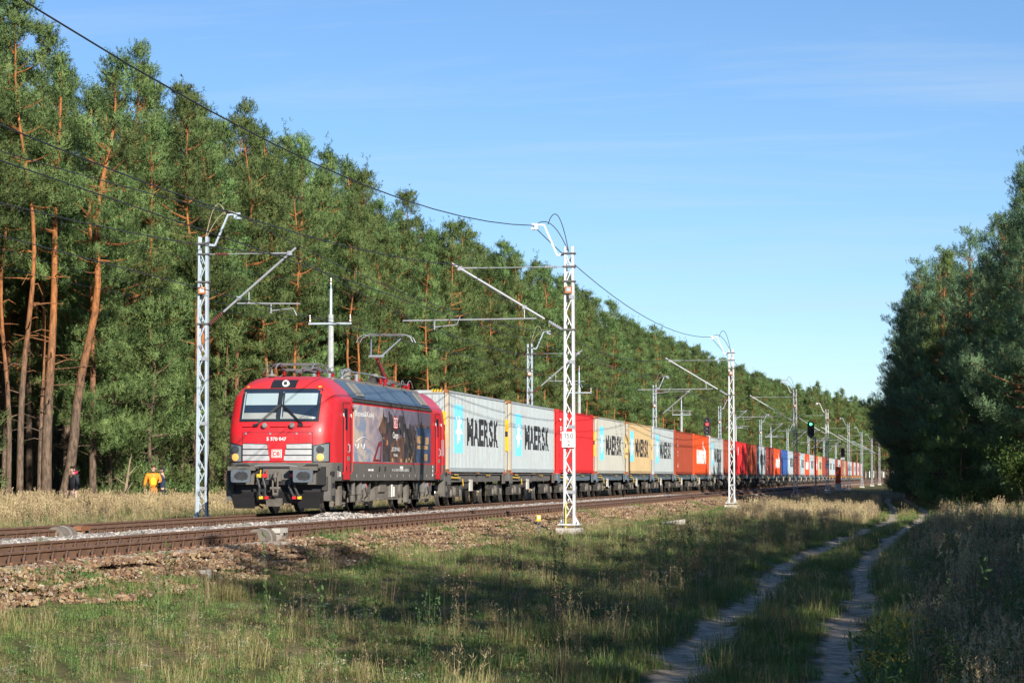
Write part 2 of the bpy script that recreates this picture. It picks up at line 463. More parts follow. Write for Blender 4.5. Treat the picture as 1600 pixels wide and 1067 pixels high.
dc = -((XS[:-1] + XS[1:]) / 2)
mi = np.where((dc > 11.0) & (dc < 14.9), 1, np.where((dc >= 14.9) & (dc < 20.8), 2, 0))
me.polygons.foreach_set('material_index', np.tile(mi, ny - 1).astype(np.int32))
me.polygons.foreach_set('use_smooth', [True] * len(me.polygons))
tag(link('ground', me), 'meadow and embankment ground under grass and ballast', None, kind='structure')

# two sandy wheel ruts
for f, w0, seed in ((rutl, 0.33, 1), (rutr, 0.28, 2)):
    rr = random.Random(seed); ys = list(np.arange(4, 230, 0.4)); v = []; fc = []; ed = []
    for k, y in enumerate(ys):
        wl = w0 * (0.9 + 0.2 * math.sin(y * 0.9 + seed) + 0.12 * rr.random()); wr = w0 * (0.9 + 0.2 * math.sin(y * 0.7 + 3 * seed) + 0.12 * rr.random())
        for t in np.linspace(-1, 1, 8):
            x = -float(f(y)) + (t * wr if t > 0 else t * wl) * 1.35; ed.append(abs(t))
            v.append((x, y, gzf(x, y) + 0.03))
        if k:
            for j in range(7):
                i = k * 8 + j; fc.append((i - 8, i - 7, i + 1, i))
    pme = bpy.data.meshes.new('path'); pme.from_pydata(v, [], fc); pme.attributes.new('edge', 'FLOAT', 'POINT').data.foreach_set('value', ed); pme.materials.append(M['sand'])
    pme.polygons.foreach_set('use_smooth', [True] * len(pme.polygons))
    tag(link('path', pme), 'sandy wheel rut, %s of the pair in the dirt track through the meadow' % ('left' if seed == 1 else 'right'), None, kind='structure')

# ------------------------------------------------------------------ the two railway tracks
half = [(0.0, -0.172), (0.075, -0.172), (0.075, -0.161), (0.013, -0.138), (0.009, -0.055), (0.036, -0.037), (0.036, -0.008), (0.027, 0.0)]
prof = half[1:] + [(-x, z) for x, z in reversed(half[1:])]
def rail_mesh():
    mb = MB(); Y = [14, 60, 120, 240, 480, 960]; n = len(prof)
    for y in Y: mb.v += [(x, y, z) for x, z in prof]
    for k in range(len(Y) - 1):
        for j in range(n):
            j2 = (j + 1) % n
            mb.f.append((k*n+j, k*n+j2, (k+1)*n+j2, (k+1)*n+j))
            mb.m.append(1 if prof[j][1] > -0.001 and prof[j2][1] > -0.001 else 0)
    mb.f.append(tuple(range(n))); mb.m.append(0)
    return mb.mesh('rail', [M['rail'], M['rail_top']])
def clip_mb(mb=None, at=(0, 0, 0)):
    mb = mb or MB(); x, y, z = at
    mb.box((x + 0.02, y, z - 0.172), (0.14, 0.13, 0.02))
    pts = [(x + 0.03, y + 0.075 * math.cos(t), z - 0.155 + 0.1 * math.sin(t)) for t in np.linspace(-0.15, PI + 0.15, 7)]
    mb.tube(pts, 0.02, 4)
    mb.tube([(x + 0.0, y, z - 0.165), (x + 0.02, y, z - 0.1)], 0.024, 5)
    mb.box((x + 0.075, y - 0.06, z - 0.155), (0.035, 0.045, 0.035), m=1, rz=0.3)
    return mb
RM, CM = rail_mesh(), clip_mb().mesh('rail_clip', [M['clip'], M['clip_pad']])
SM = MB()
SM.hexa([Vector(p) for p in ((-1.3,-0.15,-0.40),(1.3,-0.15,-0.40),(1.3,0.15,-0.40),(-1.3,0.15,-0.40),(-1.28,-0.12,-0.185),(1.28,-0.12,-0.185),(1.28,0.12,-0.185),(-1.28,0.12,-0.185))])
SM.box((-0.75, 0, -0.182), (0.3, 0.2, 0.008)); SM.box((0.75, 0, -0.182), (0.3, 0.2, 0.008))
SMm = SM.mesh('sleeper', M['sleeper'])
def track(d, label, n_sleepers, rails_with_clips, n_clips):
    t = thing('railway_track', label, 'railway track', (-d, 0, 0))
    for s in (-0.75, 0.75): link('rail', RM, t, (s, 0, 0))
    y0 = 33.0
    for k in range(n_sleepers): link('sleeper', SMm, t, (0, y0 + 0.6 * k, 0))
    rest = MB()
    for k in range(n_sleepers, 700): rest.box((0, y0 + 0.6 * k, -0.29), (2.58, 0.26, 0.21))
    rest.build('far_sleepers', M['sleeper'], t)['kind'] = 'stuff'
    rest = MB()
    for s in rails_with_clips:
        for k in range(n_clips): link('rail_clip', CM, t, (s + 0.05, y0 + 0.6 * k, 0))
        for k in range(n_clips, n_clips + 250): clip_mb(rest, (s + 0.05, y0 + 0.6 * k, 0))
    rest.build('far_rail_clips', [M['clip'], M['clip_pad']], t)['kind'] = 'stuff'
    return t
track(TN, 'empty railway track nearest to the meadow, on brown ballast', 220, (-0.75, 0.75), 148)
track(TL, 'railway track that carries the train, beside pale grey ballast', 200, (0.75,), 200)

# covers and boxes clamped over rails
def rail_cover(x, y, w, label, boxside):
    t = thing('rail_joint_cover', label, 'rail cover', (x, y, 0))
    for yy, ww in ((-0.33, 0.42),):
        arc = [(0.19 * math.cos(a), -0.16 + 0.21 * math.sin(a)) for a in np.linspace(-0.1, PI + 0.1, 9)]
        MB().prism(arc, lambda u, v, q: (u, q, v), -0.85, 0.0).build('cover', M['grey_cover'], t)
        MB().prism([(u * 1.07, -0.16 + (v + 0.16) * 1.07) for u, v in arc], lambda u, v, q: (u, q, v), -0.4, -0.33).build('band', M['sleeper'], t)
        MB().prism(arc, lambda u, v, q: (u, q, v), 0.62, 0.8).build('end_cover', M['grey_cover'], t)
    MB().box((0.17, 0.32, 0.0), (0.16, 0.6, 0.09)).box((0.2, 0.2, -0.07), (0.1, 0.16, 0.06)).build('bracket', M['clip_pad'] if boxside else M['concrete'], t)
    MB().box((0.2, 0.08, -0.2), (0.12, 0.1, 0.26), ry=0.2).box((0.16, 0.5, -0.22), (0.1, 0.2, 0.2)).build('support', M['sleeper'], t)
rail_cover(-TL + 0.75, 50.0, 1, 'grey rail cover with rusty orange bracket on the rear track, at the far left', True)
rail_cover(-TN + 0.75, 48.5, 1, 'dark grey rail cover with pale bracket on the front track, ahead of the engine', False)

# ------------------------------------------------------------------ lattice masts
def mast_protos():
    pass
def mast(s, d, dirn, steel, label, top=7.65, base=-0.3, cat='catenary mast', near=True, sign=None):
    """dirn: -1 arm reaches to -X, +1 to +X"""
    t = thing('catenary_mast', label, cat, (-d, s, 0), group='catenary masts along the near side' if near else 'catenary masts along the far side')
    wb, wt = 0.135, 0.105
    H = top - base
    def lx(z): return wb + (wt - wb) * (z - base) / H
    for q in (-1, 1):
        mb = MB()
        for yy in (-0.085, 0.085):
            mb.bar((q * wb, yy, base), (q * wt, yy, top), 0.06, 0.02, up=(0, 1, 0))
        mb.bar((q * (wb + 0.03), 0, base), (q * (wt + 0.03), 0, top), 0.012, 0.17, up=(0, 1, 0))
        mb.build('post', steel, t)
    mb = MB(); z = base + 0.12; k = 0
    while z < top - 0.5:
        for yy in (-0.075, 0.075):
            sgn = 1 if (k % 2 == 0) == (yy < 0) else -1
            mb.bar((-sgn * (lx(z) - 0.02), yy, z), (sgn * (lx(z + 0.42) - 0.02), yy, z + 0.42), 0.03, 0.012, up=(0, 1, 0))
        z += 0.42; k += 1
    mb.build('lattice', steel, t)
    mb = MB()
    for z in np.arange(base + 0.9, top - 0.3, 1.85):
        mb.box((0.09, -0.1, z), (0.17, 0.03, 0.1)).box((-0.05, 0.1, z), (0.2, 0.03, 0.1))
    mb.build('batten_plate', M['galv_dull'], t)
    g0 = gzf(-d, s)
    mb = MB().box((0, 0, base - 0.02), (0.62, 0.5, 0.035))
    for q in (-1, 1): mb.prism([(q * 0.17, base), (q * 0.29, base), (q * 0.17, base + 0.22)], lambda u, v, y: (u, y, v), -0.02, 0.02)
    mb.build('base_plate', steel, t)
    mb = MB()
    for x in (-0.22, 0.22):
        for y in (-0.18, 0.18): mb.tube([(x, y, base - 0.16), (x, y, base + 0.05)], 0.022, 6)
    mb.build('anchor_bolt', M['dark_steel'], t)
    MB().box((0, 0, (base - 0.12 + g0 - 0.25) / 2), (0.7, 0.7, base - 0.12 - g0 + 0.25)).build('foundation', M['concrete'], t)
    # feeder bracket, cable loops
    x = dirn
    mb = MB().bar((x * 0.1, 0, top - 0.22), (x * 0.34, 0, top - 0.25), 0.05, 0.06).bar((x * 0.34, 0, top - 0.25), (x * 0.72, 0, top + 0.62), 0.07, 0.05)
    mb.bar((x * 0.70, 0, top + 0.62), (x * 1.08, 0, top + 0.66), 0.05, 0.05)
    mb.box((x * 0.95, 0, top + 0.56), (0.1, 0.1, 0.12)).box((x * 1.05, 0, top + 0.52), (0.08, 0.2, 0.06))
    mb.build('feeder_bracket', steel, t)
    mb = MB()
    for rise, end in ((0.28, 0.62), (0.02, 0.95)):
        pts = [(x * (end * (1 - q) + 0.02 * q), 0.03 + 0.04 * rise, (top + 0.64) * (1 - q) + (top - 0.15) * q + (rise + 0.35) * math.sin(PI * min(1, q * 1.02)) ** 0.8 * (1 if q < 1 else 0)) for q in np.linspace(0, 1, 12)]
        mb.tube(pts, 0.012, 4)
    mb.build('cable_loop', M['wire'] if near else M['copper_loop'], t)
    # cantilever
    if near: A, B, tie, tub, tx = (0.2, 5.22), (3.4, 7.15), 7.02, 5.55, (0.95, 4.85)
    else: A, B, tie, tub, tx = (0.2, 5.4), (2.72, 7.55), 7.4, 5.98, (1.0, 2.85)
    def P(f): return (x * (A[0] + (B[0] - A[0]) * f), 0, A[1] + (B[1] - A[1]) * f)
    MB().tube([P(0.16), P(1)], 0.034, 8).box(P(0.93), (0.12, 0.1, 0.12)).box(P(0.34), (0.12, 0.1, 0.1)).build('cantilever', M['tube_steel'], t)
    mb = MB(); pr = []
    for k in range(8): pr += [(0.03, k * 0.06), (0.065, k * 0.06 + 0.02), (0.03, k * 0.06 + 0.05)]
    ax = (Vector(P(1)) - Vector(P(0))).normalized()
    mi_ = M['insul_grey'] if near else M['insul']
    mb.lathe(P(0), ax, pr, 8).build('insulator', mi_, t)
    MB().lathe((x * 0.35, 0, tie), (x, 0, 0), [(r * 0.7, q * 0.8) for r, q in pr], 8).build('insulator', mi_, t)
    ft = (tie - A[1]) / (B[1] - A[1])
    MB().tube([(x * 0.12, 0, tie), P(min(ft, 0.95))], 0.013, 5).tube([P(min(ft, 0.95) - 0.0), (P(min(ft, 0.95))[0] - x * 0.5, 0, tie)], 0.024, 6).build('tie_rod', M['tube_steel'], t)
    mb = MB().tube([(x * tx[0], 0, tub), (x * tx[1], 0, tub - 0.03)], 0.022, 6)
    mb.tube([(x * (tx[0] + 0.35), 0, tub), (x * (tx[0] + 0.35), 0, tub + 0.32)], 0.014, 5)
    c = 3.17 if near else 2.75
    q0 = c + (0.75 if near else -0.75)
    mb.tube([(x * q0, 0, tub), (x * q0, 0, tub - 0.3)], 0.022, 5)
    mb.tube([(x * q0, 0, tub - 0.22), (x * (c + (0.1 if near else -0.1)), 0, tub - 0.16), (x * (c + 0.0), 0, 5.62)], 0.016, 5)
    mb.build('registration_tube', M['tube_steel'], t)
    MB().box((0, -0.14, 6.35), (0.2, 0.1, 0.2)).build('box', M['box_orange'], t)
    MB().box((0.01, -0.194, 6.36), (0.12, 0.004, 0.12)).build('box_plate', M['sign_white'] if not near else M['galv'], t)
    for z in (A[1], tie, 6.6, top - 0.2):
        MB().box((0, 0, z), (0.36, 0.26, 0.045)).build('clamp', M['dark_steel'], t)
    if sign:
        sg = MB().box((0, -0.17, 2.09), (0.385, 0.014, 0.44)).build('number_plate', M['sign_white'], t)
        mb = MB()
        text(mb, sign[0][1:], (-0.055, -0.1785, 2.12), (1, 0, 0), (0, 0, 1), 0.14, 0.19, 0.006)
        mb.quad((-0.1, -0.1785, 2.12), (-0.08, -0.1785, 2.12), (-0.08, -0.1785, 2.26), (-0.1, -0.1785, 2.26)); mb.quad((-0.1, -0.1786, 2.26), (-0.135, -0.1786, 2.228), (-0.135, -0.1786, 2.205), (-0.1, -0.1786, 2.235))
        text(mb, sign[1], (0, -0.1785, 1.92), (1, 0, 0), (0, 0, 1), 0.14, None, 0.006, True)
        flat(mb, 'digits', M['print_black'], sg)
        MB().box((0, -0.135, 2.2), (0.34, 0.06, 0.04)).build('plate_bracket', M['galv_dull'], sg)
    return t
NEAR = [12.7, 73.2, 133.7, 196.6, 257.1, 323.5, 384, 448, 512]
FAR = [11.0, 71.8, 133.0, 194.4, 254.9, 316.5, 376, 440, 503, 566]
nlab = ['', 'tall white lattice mast with the 150 2 number plate, beside the red container', 'white lattice mast on a pale footing in tall grass, beside the orange container',
        'grey lattice mast standing in shade just before the green signal', 'white lattice mast with a small white plate, just past the green signal',
        'grey lattice mast beside the dark backward signal head', 'slim lattice mast past the orange red cabinet', 'far lattice mast beside the last pale containers', 'farthest near side lattice mast by the dark pines']
for k, s in enumerate(NEAR):
    if k == 0: continue
    st = M['white_steel'] if k in (1, 2, 4) else M['galv_dull']
    m_ = mast(s, 10.2, -1, st, nlab[k], top=7.6, sign=('150', '2') if k == 1 else (('150', '4') if k == 4 else None))
    if k == 1:
        MB().tube([(-0.09, -0.16, gzf(-10.2, s) - 0.05), (-0.09, -0.16, 0.15), (-0.07, -0.1, 0.3)], 0.022, 6).build('earthing_pipe', M['yellow_pipe'], m_)
flab = ['', 'bluish lattice mast left of the red engine', 'bluish lattice mast behind the second grey container', 'bluish lattice mast behind the grey container after the tan one',
        'bluish lattice mast behind the red signal head', 'bluish lattice mast behind the blue container', 'bluish lattice mast right behind the green signal head',
        'bluish far mast behind the orange red cabinet', 'thin bluish far mast behind the last containers', 'farthest bluish mast on the forest side']
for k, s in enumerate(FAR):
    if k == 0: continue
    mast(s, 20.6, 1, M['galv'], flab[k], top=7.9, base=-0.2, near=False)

# ------------------------------------------------------------------ wires
def catenary(d, z0, sag, S, label, r, y0=None, yend=None, stag=0.0):
    mb = MB(); pts = []
    for k in range(len(S) - 1):
        n = 16 if k < 3 else 8
        for j in range(n):
            q = j / n; st = stag * ((1 - q) * (-1) ** k + q * (-1) ** (k + 1))
            sg_ = sag if not isinstance(sag, tuple) else sag[min(k, len(sag) - 1)]
            pts.append((-d + st, S[k] + (S[k+1] - S[k]) * q, z0 - 4 * sg_ * q * (1 - q)))
    pts.append((-d, S[-1], z0))
    mb.tube(pts, r, 5)
    return tag(mb.build('overhead_wire', M['wire']), label, 'wire')
catenary(10.2 + 1.05, 8.22, (1.42, 0.85, 0.8), NEAR, 'thick black feeder cable sagging between the near masts against the sky', 0.0135)
catenary(20.6 - 1.05, 8.52, 0.65, FAR, 'feeder cable hung from the bluish far masts before the forest', 0.013)
catenary(TN, 5.62, 0.0, NEAR, 'contact wire over the empty front track', 0.012, stag=0.2)
catenary(TN, 7.1, 1.0, NEAR, 'sagging carrier cable over the empty front track', 0.013)
catenary(TL, 5.72, 0.0, FAR, 'contact wire touching the raised pantograph of the engine', 0.012, stag=0.2)
catenary(TL, 7.3, 1.0, FAR, 'sagging carrier cable over the train', 0.013)
for d, S, z0, zm, lab in ((TN, NEAR, 5.62, 7.1, 'thin vertical droppers over the empty front track'), (TL, FAR, 5.72, 7.3, 'thin vertical droppers over the train')):
    mb = MB()
    for k in range(7):
        for j in range(1, 9):
            q = j / 9; y = S[k] + (S[k+1] - S[k]) * q
            mb.tube([(-d, y, z0), (-d, y, zm - 4 * q * (1 - q))], 0.004, 3)
    tag(mb.build('droppers', M['wire']), lab, 'wire', kind='stuff')

# concrete line poles at the forest edge
for k, (s, top) in enumerate(((98, 8.3), (169.7, 7.9), (240.5, 8.1), (308, 8.15), (376, 8.1))):
    t = thing('line_pole', ['grey concrete pole with crossarm rising behind the engine', 'concrete pole with crossarm behind the red container', 'concrete pole with crossarm behind the brown container',
              'slim concrete pole with crossarm behind the shaded containers', 'farthest concrete pole with crossarm before the forest'][k], 'utility pole', (-23, s, 0), group='concrete poles of the line along the forest')
    MB().lathe((0, 0, -0.7), (0, 0, 1), [(0.16, 0), (0.105, top - 0.3)], 10).build('pole', M['pole_concrete'], t)
    MB().tube([(0, 0, top - 1.0), (0, 0, top)], 0.055, 8).tube([(0, 0, top), (0, 0, top + 0.18)], 0.03, 6).build('top_pipe', M['galv'], t)
    MB().bar((-0.85, -0.12, top - 1.35), (0.85, -0.12, top - 1.35), 0.07, 0.07).box((0, -0.06, top - 1.35), (0.3, 0.16, 0.05)).build('crossarm', M['galv'], t)
    for x, z in ((-0.8, top - 1.3), (0.8, top - 1.3), (0, top + 0.15)):
        MB().lathe((x, -0.12 if x else 0, z), (0, 0, 1), [(0.02, 0), (0.05, 0.03), (0.035, 0.1), (0.05, 0.14), (0.03, 0.22), (0.02, 0.28)], 8).build('insulator', M['insul'], t)
LP = [40, 98, 169.7, 240.5, 308, 376, 450]
for dx_, dz in ((-0.8, 7.05), (0.8, 7.05), (0, 8.4)):
    mb = MB(); pts = []
    for k in range(len(LP) - 1):
        for j in range(10):
            q = j / 10; pts.append((-23 + dx_, LP[k] + (LP[k+1] - LP[k]) * q, dz - 2.4 * q * (1 - q)))
    mb.tube(pts, 0.006, 4)
    tag(mb.build('line_wire', M['wire']), {-0.8: 'thin line wire on the forest end of the concrete pole crossarms', 0.8: 'thin line wire on the track end of the concrete pole crossarms', 0: 'thin top line wire over the concrete poles'}[dx_], 'wire')

# ------------------------------------------------------------------ signals, cabinet, markers
def signal(x, y, zc, hh, facing, lit, label, pole=True, zb=None, px=0.12):
    """facing -1: lamps towards the camera"""
    t = thing('railway_signal', label, 'railway signal', (x, y, 0))
    w = hh * 0.42
    arc = [(w/2*math.cos(a), hh/2 - w/2 + w/2*math.sin(a)) for a in np.linspace(0, PI, 9)] + [(w/2*math.cos(a), -hh/2 + w/2 + w/2*math.sin(a)) for a in np.linspace(PI, 2*PI, 9)]
    hd = MB().prism(arc, lambda u, v, q: (u, q, zc + v), -0.02, 0.02).build('head', M['black'], t)
    MB().box((0, 0.12, zc), (w * 0.6, 0.22, hh * 0.8)).build('lamp_case', M['black'], hd)
    for k in range(3 if hh < 1.3 else 4):
        n = 3 if hh < 1.3 else 4
        z = zc + hh * (0.32 - 0.64 * k / (n - 1)); on = lit and lit[0] == k
        r_ = hh * 0.075
        MB().lathe((0, facing * 0.02, z), (0, facing, 0), [(r_, 0), (r_, 0.02), (r_ * 0.5, 0.035)], 12).build('lens', M[lit[1]] if on else M['dark_steel'], hd)
        hood = [(r_ * 1.25 * math.cos(a), r_ * 1.25 * math.sin(a)) for a in np.linspace(-0.3, PI + 0.3, 9)]
        mb = MB()
        for j in range(8):
            (a1, b1), (a2, b2) = hood[j], hood[j + 1]
            mb.quad((a1, facing * 0.02, z + b1), (a2, facing * 0.02, z + b2), (a2, facing * 0.2, z + b2), (a1, facing * 0.2, z + b1))
        mb.build('hood', M['black'], hd)
    zb = gzf(x, y) if zb is None else zb
    mb = MB().tube([(px, 0.18, zb), (px, 0.18, zc - hh * 0.45)], 0.055, 8)
    mb.bar((px, 0.18, zc - hh * 0.6), (0, 0.12, zc - hh * 0.5), 0.06).box((0, 0.1, zc - hh * 0.5), (0.16, 0.2, 0.14))
    mb.build('post', M['galv_dull'], t)
    MB().box((px, 0.18, zb + 0.02), (0.75, 0.6, 0.5)).build('foundation', M['concrete'], t)
    return t
signal(-8.95, 195, 4.55, 1.22, -1, (0, 'lamp_green'), 'black signal head with a lit green lamp on a bent grey post', px=0.33)
s2 = signal(-20.9, 244, 5.75, 1.75, -1, (1, 'lamp_red'), 'black signal head with a lit red lamp showing above the containers', zb=-0.3)
MB().box((0.05, -0.06, 4.65), (0.45, 0.04, 0.34)).build('white_plate', M['sign_white'], s2)
s3 = signal(-10.75, 318, 3.9, 1.15, 1, None, 'dark signal head seen from behind on the grey mast')
MB().box((0.0, -0.1, 3.2), (0.5, 0.05, 0.28)).build('white_plate', M['sign_white'], s3)
t = thing('relay_cabinet', 'tall orange red lineside cabinet beside the far containers', 'cabinet', (-10.9, 306, 0))
MB().box((0, 0, 1.14), (0.62, 0.5, 1.9)).box((0, 0, 2.12), (0.7, 0.58, 0.06)).build('case', M['cabinet_red'], t)
MB().box((0, -0.258, 1.14), (0.52, 0.02, 1.7)).build('door', M['cabinet_red'], t)
MB().prism([(-0.1, 0), (0.1, 0), (0, 0.17)], lambda u, v, q: (u, q, 1.15 + v), -0.275, -0.268).build('warning_mark', M['black'], t)
MB().box((0, 0, -0.25), (0.7, 0.6, 0.9)).build('plinth', M['concrete'], t)
t = thing('marker_post', 'short lineside post with a yellow top, left of the white mast', 'marker post', (-10.75, 71.0, gzf(-10.75, 71.0)))
MB().box((0, 0, 0.47), (0.11, 0.1, 0.17)).build('head', M['yellow'], t)
MB().box((0.01, -0.053, 0.49), (0.07, 0.004, 0.08)).build('head_plate', M['sign_white'], t)
for x in (-0.035, 0.035): MB().bar((x, 0, -0.1), (x, 0, 0.39), 0.03, 0.04).build('leg', M['dark_steel'], t)
for x, y, w, lab in ((-9.3, 93, 0.5, 'flat pale concrete slab lying at the foot of the ballast, past the white mast'), (-11.3, 39.0, 0.34, 'broken pale concrete slab in the grass at the bottom of the ballast slope'), (-11.4, 37.0, 0.12, 'small whitish stone beside the broken slab')):
    mb = MB(); rr = random.Random(int(y))
    pts = [(w * math.cos(a) * rr.uniform(0.7, 1.1), w * 0.6 * math.sin(a) * rr.uniform(0.7, 1.1)) for a in np.linspace(0, 2 * PI, 9)[:-1]]
    mb.prism(pts, lambda u, v, q: (u, v, q + 0.12 * u), -0.05, w * 0.28)
    tag(mb.build('concrete_slab' if w > 0.3 else 'stone', M['concrete'], loc=(x, y, gzf(x, y) + 0.02)), lab, 'slab' if w > 0.3 else 'stone')
# ------------------------------------------------------------------ the engine
M['red'] = pm('traffic_red_paint', (0.64, 0.014, 0.022), 0.46, 0, 0.07, 2, dirt=(0.24, 0.06, 0.045), dirt_amt=0.35, streak=0.42, coat=0.1)
M['red_roof'] = pm('faded_red_paint', (0.62, 0.035, 0.04), 0.42, 0, 0.08, 2, dirt=(0.12, 0.05, 0.05), dirt_amt=0.3, coat=0.2)
M['under'] = pm('dusty_dark_grey', (0.115, 0.110, 0.10), 0.75, 0, 0.15, 3, dirt=(0.18, 0.15, 0.115), dirt_amt=0.4, streak=0.3)
M['bogie'] = pm('dusty_bogie_grey', (0.15, 0.135, 0.115), 0.8, 0, 0.3, 4, dirt=(0.06, 0.055, 0.05), dirt_amt=0.5)
M['bogie_dark'] = pm('grimy_black', (0.05, 0.047, 0.043), 0.8, 0, 0.3, 5)
M['wheel'] = pm('wheel_steel', (0.12, 0.10, 0.085), 0.6, 0.2, 0.3, 4)
M['tread'] = pm('polished_tread', (0.5, 0.48, 0.46), 0.3, 0.9, 0.1, 4)
M['roof_blue'] = pm('blue_grey_roof_paint', (0.08, 0.125, 0.185), 0.5, 0, 0.1, 2, dirt=(0.2, 0.22, 0.25), streak=0.25)
M['vent'] = pm('roof_vent_grey', (0.2, 0.195, 0.18), 0.7, 0, 0.1, 4)
M['frame_black'] = pm('window_rubber', (0.02, 0.022, 0.026), 0.4, 0, 0.05, 3)
M['glass'] = pm('dark_cab_glass', (0.02, 0.035, 0.06), 0.06, 0, 0.05, 1, spec=0.8)
M['blind'] = pm('pale_sun_blind', (0.31, 0.40, 0.43), 0.5, 0, 0.04, 1)
M['desk'] = pm('grey_cab_desk', (0.27, 0.29, 0.28), 0.6, 0, 0.1, 2)
M['silver'] = pm('silver_grille_paint', (0.43, 0.44, 0.45), 0.5, 0.1, 0.1, 8, dirt=(0.35, 0.3, 0.28), dirt_amt=0.3)
M['lampglass'] = pm('lamp_housing', (0.2, 0.24, 0.26), 0.15, 0.2, 0.1, 3)
M['reflector'] = pm('lamp_reflector', (0.75, 0.75, 0.7), 0.15, 0.8, 0.05, 3)
M['amber'] = emit('lit_warm_lamp', (0.8, 0.36, 0.09), 0.22)
M['lampdark'] = pm('dark_lens', (0.05, 0.055, 0.06), 0.1, 0, 0.1, 3)
M['buffer'] = pm('buffer_grey_paint', (0.12, 0.145, 0.17), 0.45, 0.2, 0.08, 3)
M['grease'] = pm('buffer_grease', (0.035, 0.035, 0.038), 0.5, 0, 0.3, 8)
M['rubber'] = pm('rubber_hose', (0.06, 0.062, 0.065), 0.5, 0, 0.1, 4)
M['red_insul'] = pm('red_insulator', (0.4, 0.015, 0.02), 0.3, 0, 0.1, 4)
M['alu'] = pm('aluminium', (0.42, 0.45, 0.49), 0.4, 0.5, 0.05, 3)

def mural_mat():
    m = bpy.data.materials.new('printed_sky_mural'); m.use_nodes = True
    n = m.node_tree.nodes; l = m.node_tree.links; b = n['Principled BSDF']; b.inputs['Roughness'].default_value = 0.35
    t = n.new('ShaderNodeTexCoord'); s = n.new('ShaderNodeSeparateXYZ'); l.new(t.outputs['Object'], s.inputs[0])
    mp = n.new('ShaderNodeMapping'); mp.inputs['Scale'].default_value = (1, 0.55, 0.8); l.new(t.outputs['Object'], mp.inputs[0])
    q = n.new('ShaderNodeTexNoise'); q.inputs['Scale'].default_value = 1.1; q.inputs['Detail'].default_value = 5; q.inputs['Distortion'].default_value = 1.2
    l.new(mp.outputs[0], q.inputs['Vector'])
    a = n.new('ShaderNodeMath'); a.operation = 'MULTIPLY_ADD'; a.inputs[1].default_value = 0.075; a.inputs[2].default_value = 0.18
    l.new(s.outputs['Y'], a.inputs[0])
    ad = n.new('ShaderNodeMath'); ad.operation = 'ADD'; l.new(a.outputs[0], ad.inputs[0]); l.new(q.outputs['Fac'], ad.inputs[1])
    r = n.new('ShaderNodeValToRGB'); e = r.color_ramp.elements
    e[0].position = 0.12; e[0].color = (0.62, 0.5, 0.36, 1); e[1].position = 1.0; e[1].color = (0.13, 0.11, 0.15, 1)
    for p, c in ((0.24, (0.60, 0.50, 0.42)), (0.33, (0.22, 0.29, 0.44)), (0.42, (0.52, 0.42, 0.40)), (0.55, (0.30, 0.26, 0.33)), (0.75, (0.17, 0.15, 0.21))):
        k = e.new(p); k.color = (*c, 1)
    l.new(ad.outputs[0], r.inputs[0]); l.new(r.outputs[0], b.inputs['Base Color'])
    return m
M['mural'] = mural_mat()
M['mur_dark'] = pm('printed_dark_shape', (0.055, 0.045, 0.05), 0.35, 0, 0.6, 2.5)
M['mur_brown'] = pm('printed_brown_shape', (0.14, 0.075, 0.055), 0.35, 0, 0.6, 2.5)
M['mur_blue'] = pm('printed_blue_shape', (0.045, 0.085, 0.17), 0.35, 0, 0.5, 2.0)
M['mur_red'] = pm('printed_red_shape', (0.22, 0.03, 0.04), 0.35, 0, 0.4, 2.5)
M['mur_gold'] = pm('printed_gold_shape', (0.48, 0.3, 0.14), 0.35, 0, 0.3, 3)

loco = thing('locomotive', 'red electric engine with dark picture mural at the head of the container train', 'locomotive', (-TL, 78.5, 0))
YF = ([0.85, 1.38, 2.31, 2.56, 3.45, 3.66, 3.78, 3.86], [-8.78, -8.87, -8.84, -8.74, -8.30, -8.02, -7.72, -7.25])
WZ = ([0.85, 1.38, 2.4, 3.15, 3.28, 3.5, 3.66, 3.78, 3.86], [1.47, 1.5, 1.5, 1.485, 1.45, 1.30, 1.16, 1.02, 0.80])
def wz(z): return float(np.interp(z, *WZ))
def nose(x, z):
    u = min(abs(x) / wz(z), 1.0); n_ = 4.4; L = 0.98
    return float(np.interp(z, *YF)) + L * (1 - (1 - u ** n_) ** (1 / n_))
us = [0, 0.25, 0.5, 0.66, 0.78, 0.86, 0.92, 0.96, 0.985, 1.0]
def ring(z):
    w = wz(z); f = []
    xs = [-u * w for u in reversed(us)] + [u * w for u in us[1:]]
    for x in xs: f.append((x, nose(x, z), z))
    return f + [(-x, -y, z) for x, y, z in f]
zs = [0.92, 1.15, 1.38, 1.425, 1.75, 2.1, 2.31, 2.56, 2.9, 3.15, 3.28, 3.37, 3.5, 3.58, 3.66, 3.72, 3.78, 3.83, 3.86]
def shell(zl, mats, name, cap):
    mb = MB(); rs = [ring(z) for z in zl]; n = len(rs[0])
    for r_ in rs: mb.v += r_
    for k in range(len(zl) - 1):
        for j in range(n):
            j2 = (j + 1) % n; mb.f.append((k*n+j, k*n+j2, (k+1)*n+j2, (k+1)*n+j)); mb.m.append(0 if zl[k] < 3.2 else (1 if len(mats) > 1 else 0))
    if cap: mb.f.append(tuple((len(zl)-1)*n + j for j in range(n))); mb.m.append(1 if len(mats) > 1 else 0)
    mb.f.append(tuple(reversed(range(n)))); mb.m.append(0)
    return mb.build(name, mats, loco, smooth=True)
shell([z for z in zs if z > 1.42], [M['red'], M['red_roof']], 'body', True)
shell([0.92, 1.15, 1.38, 1.424], [M['under']], 'skirt', True)

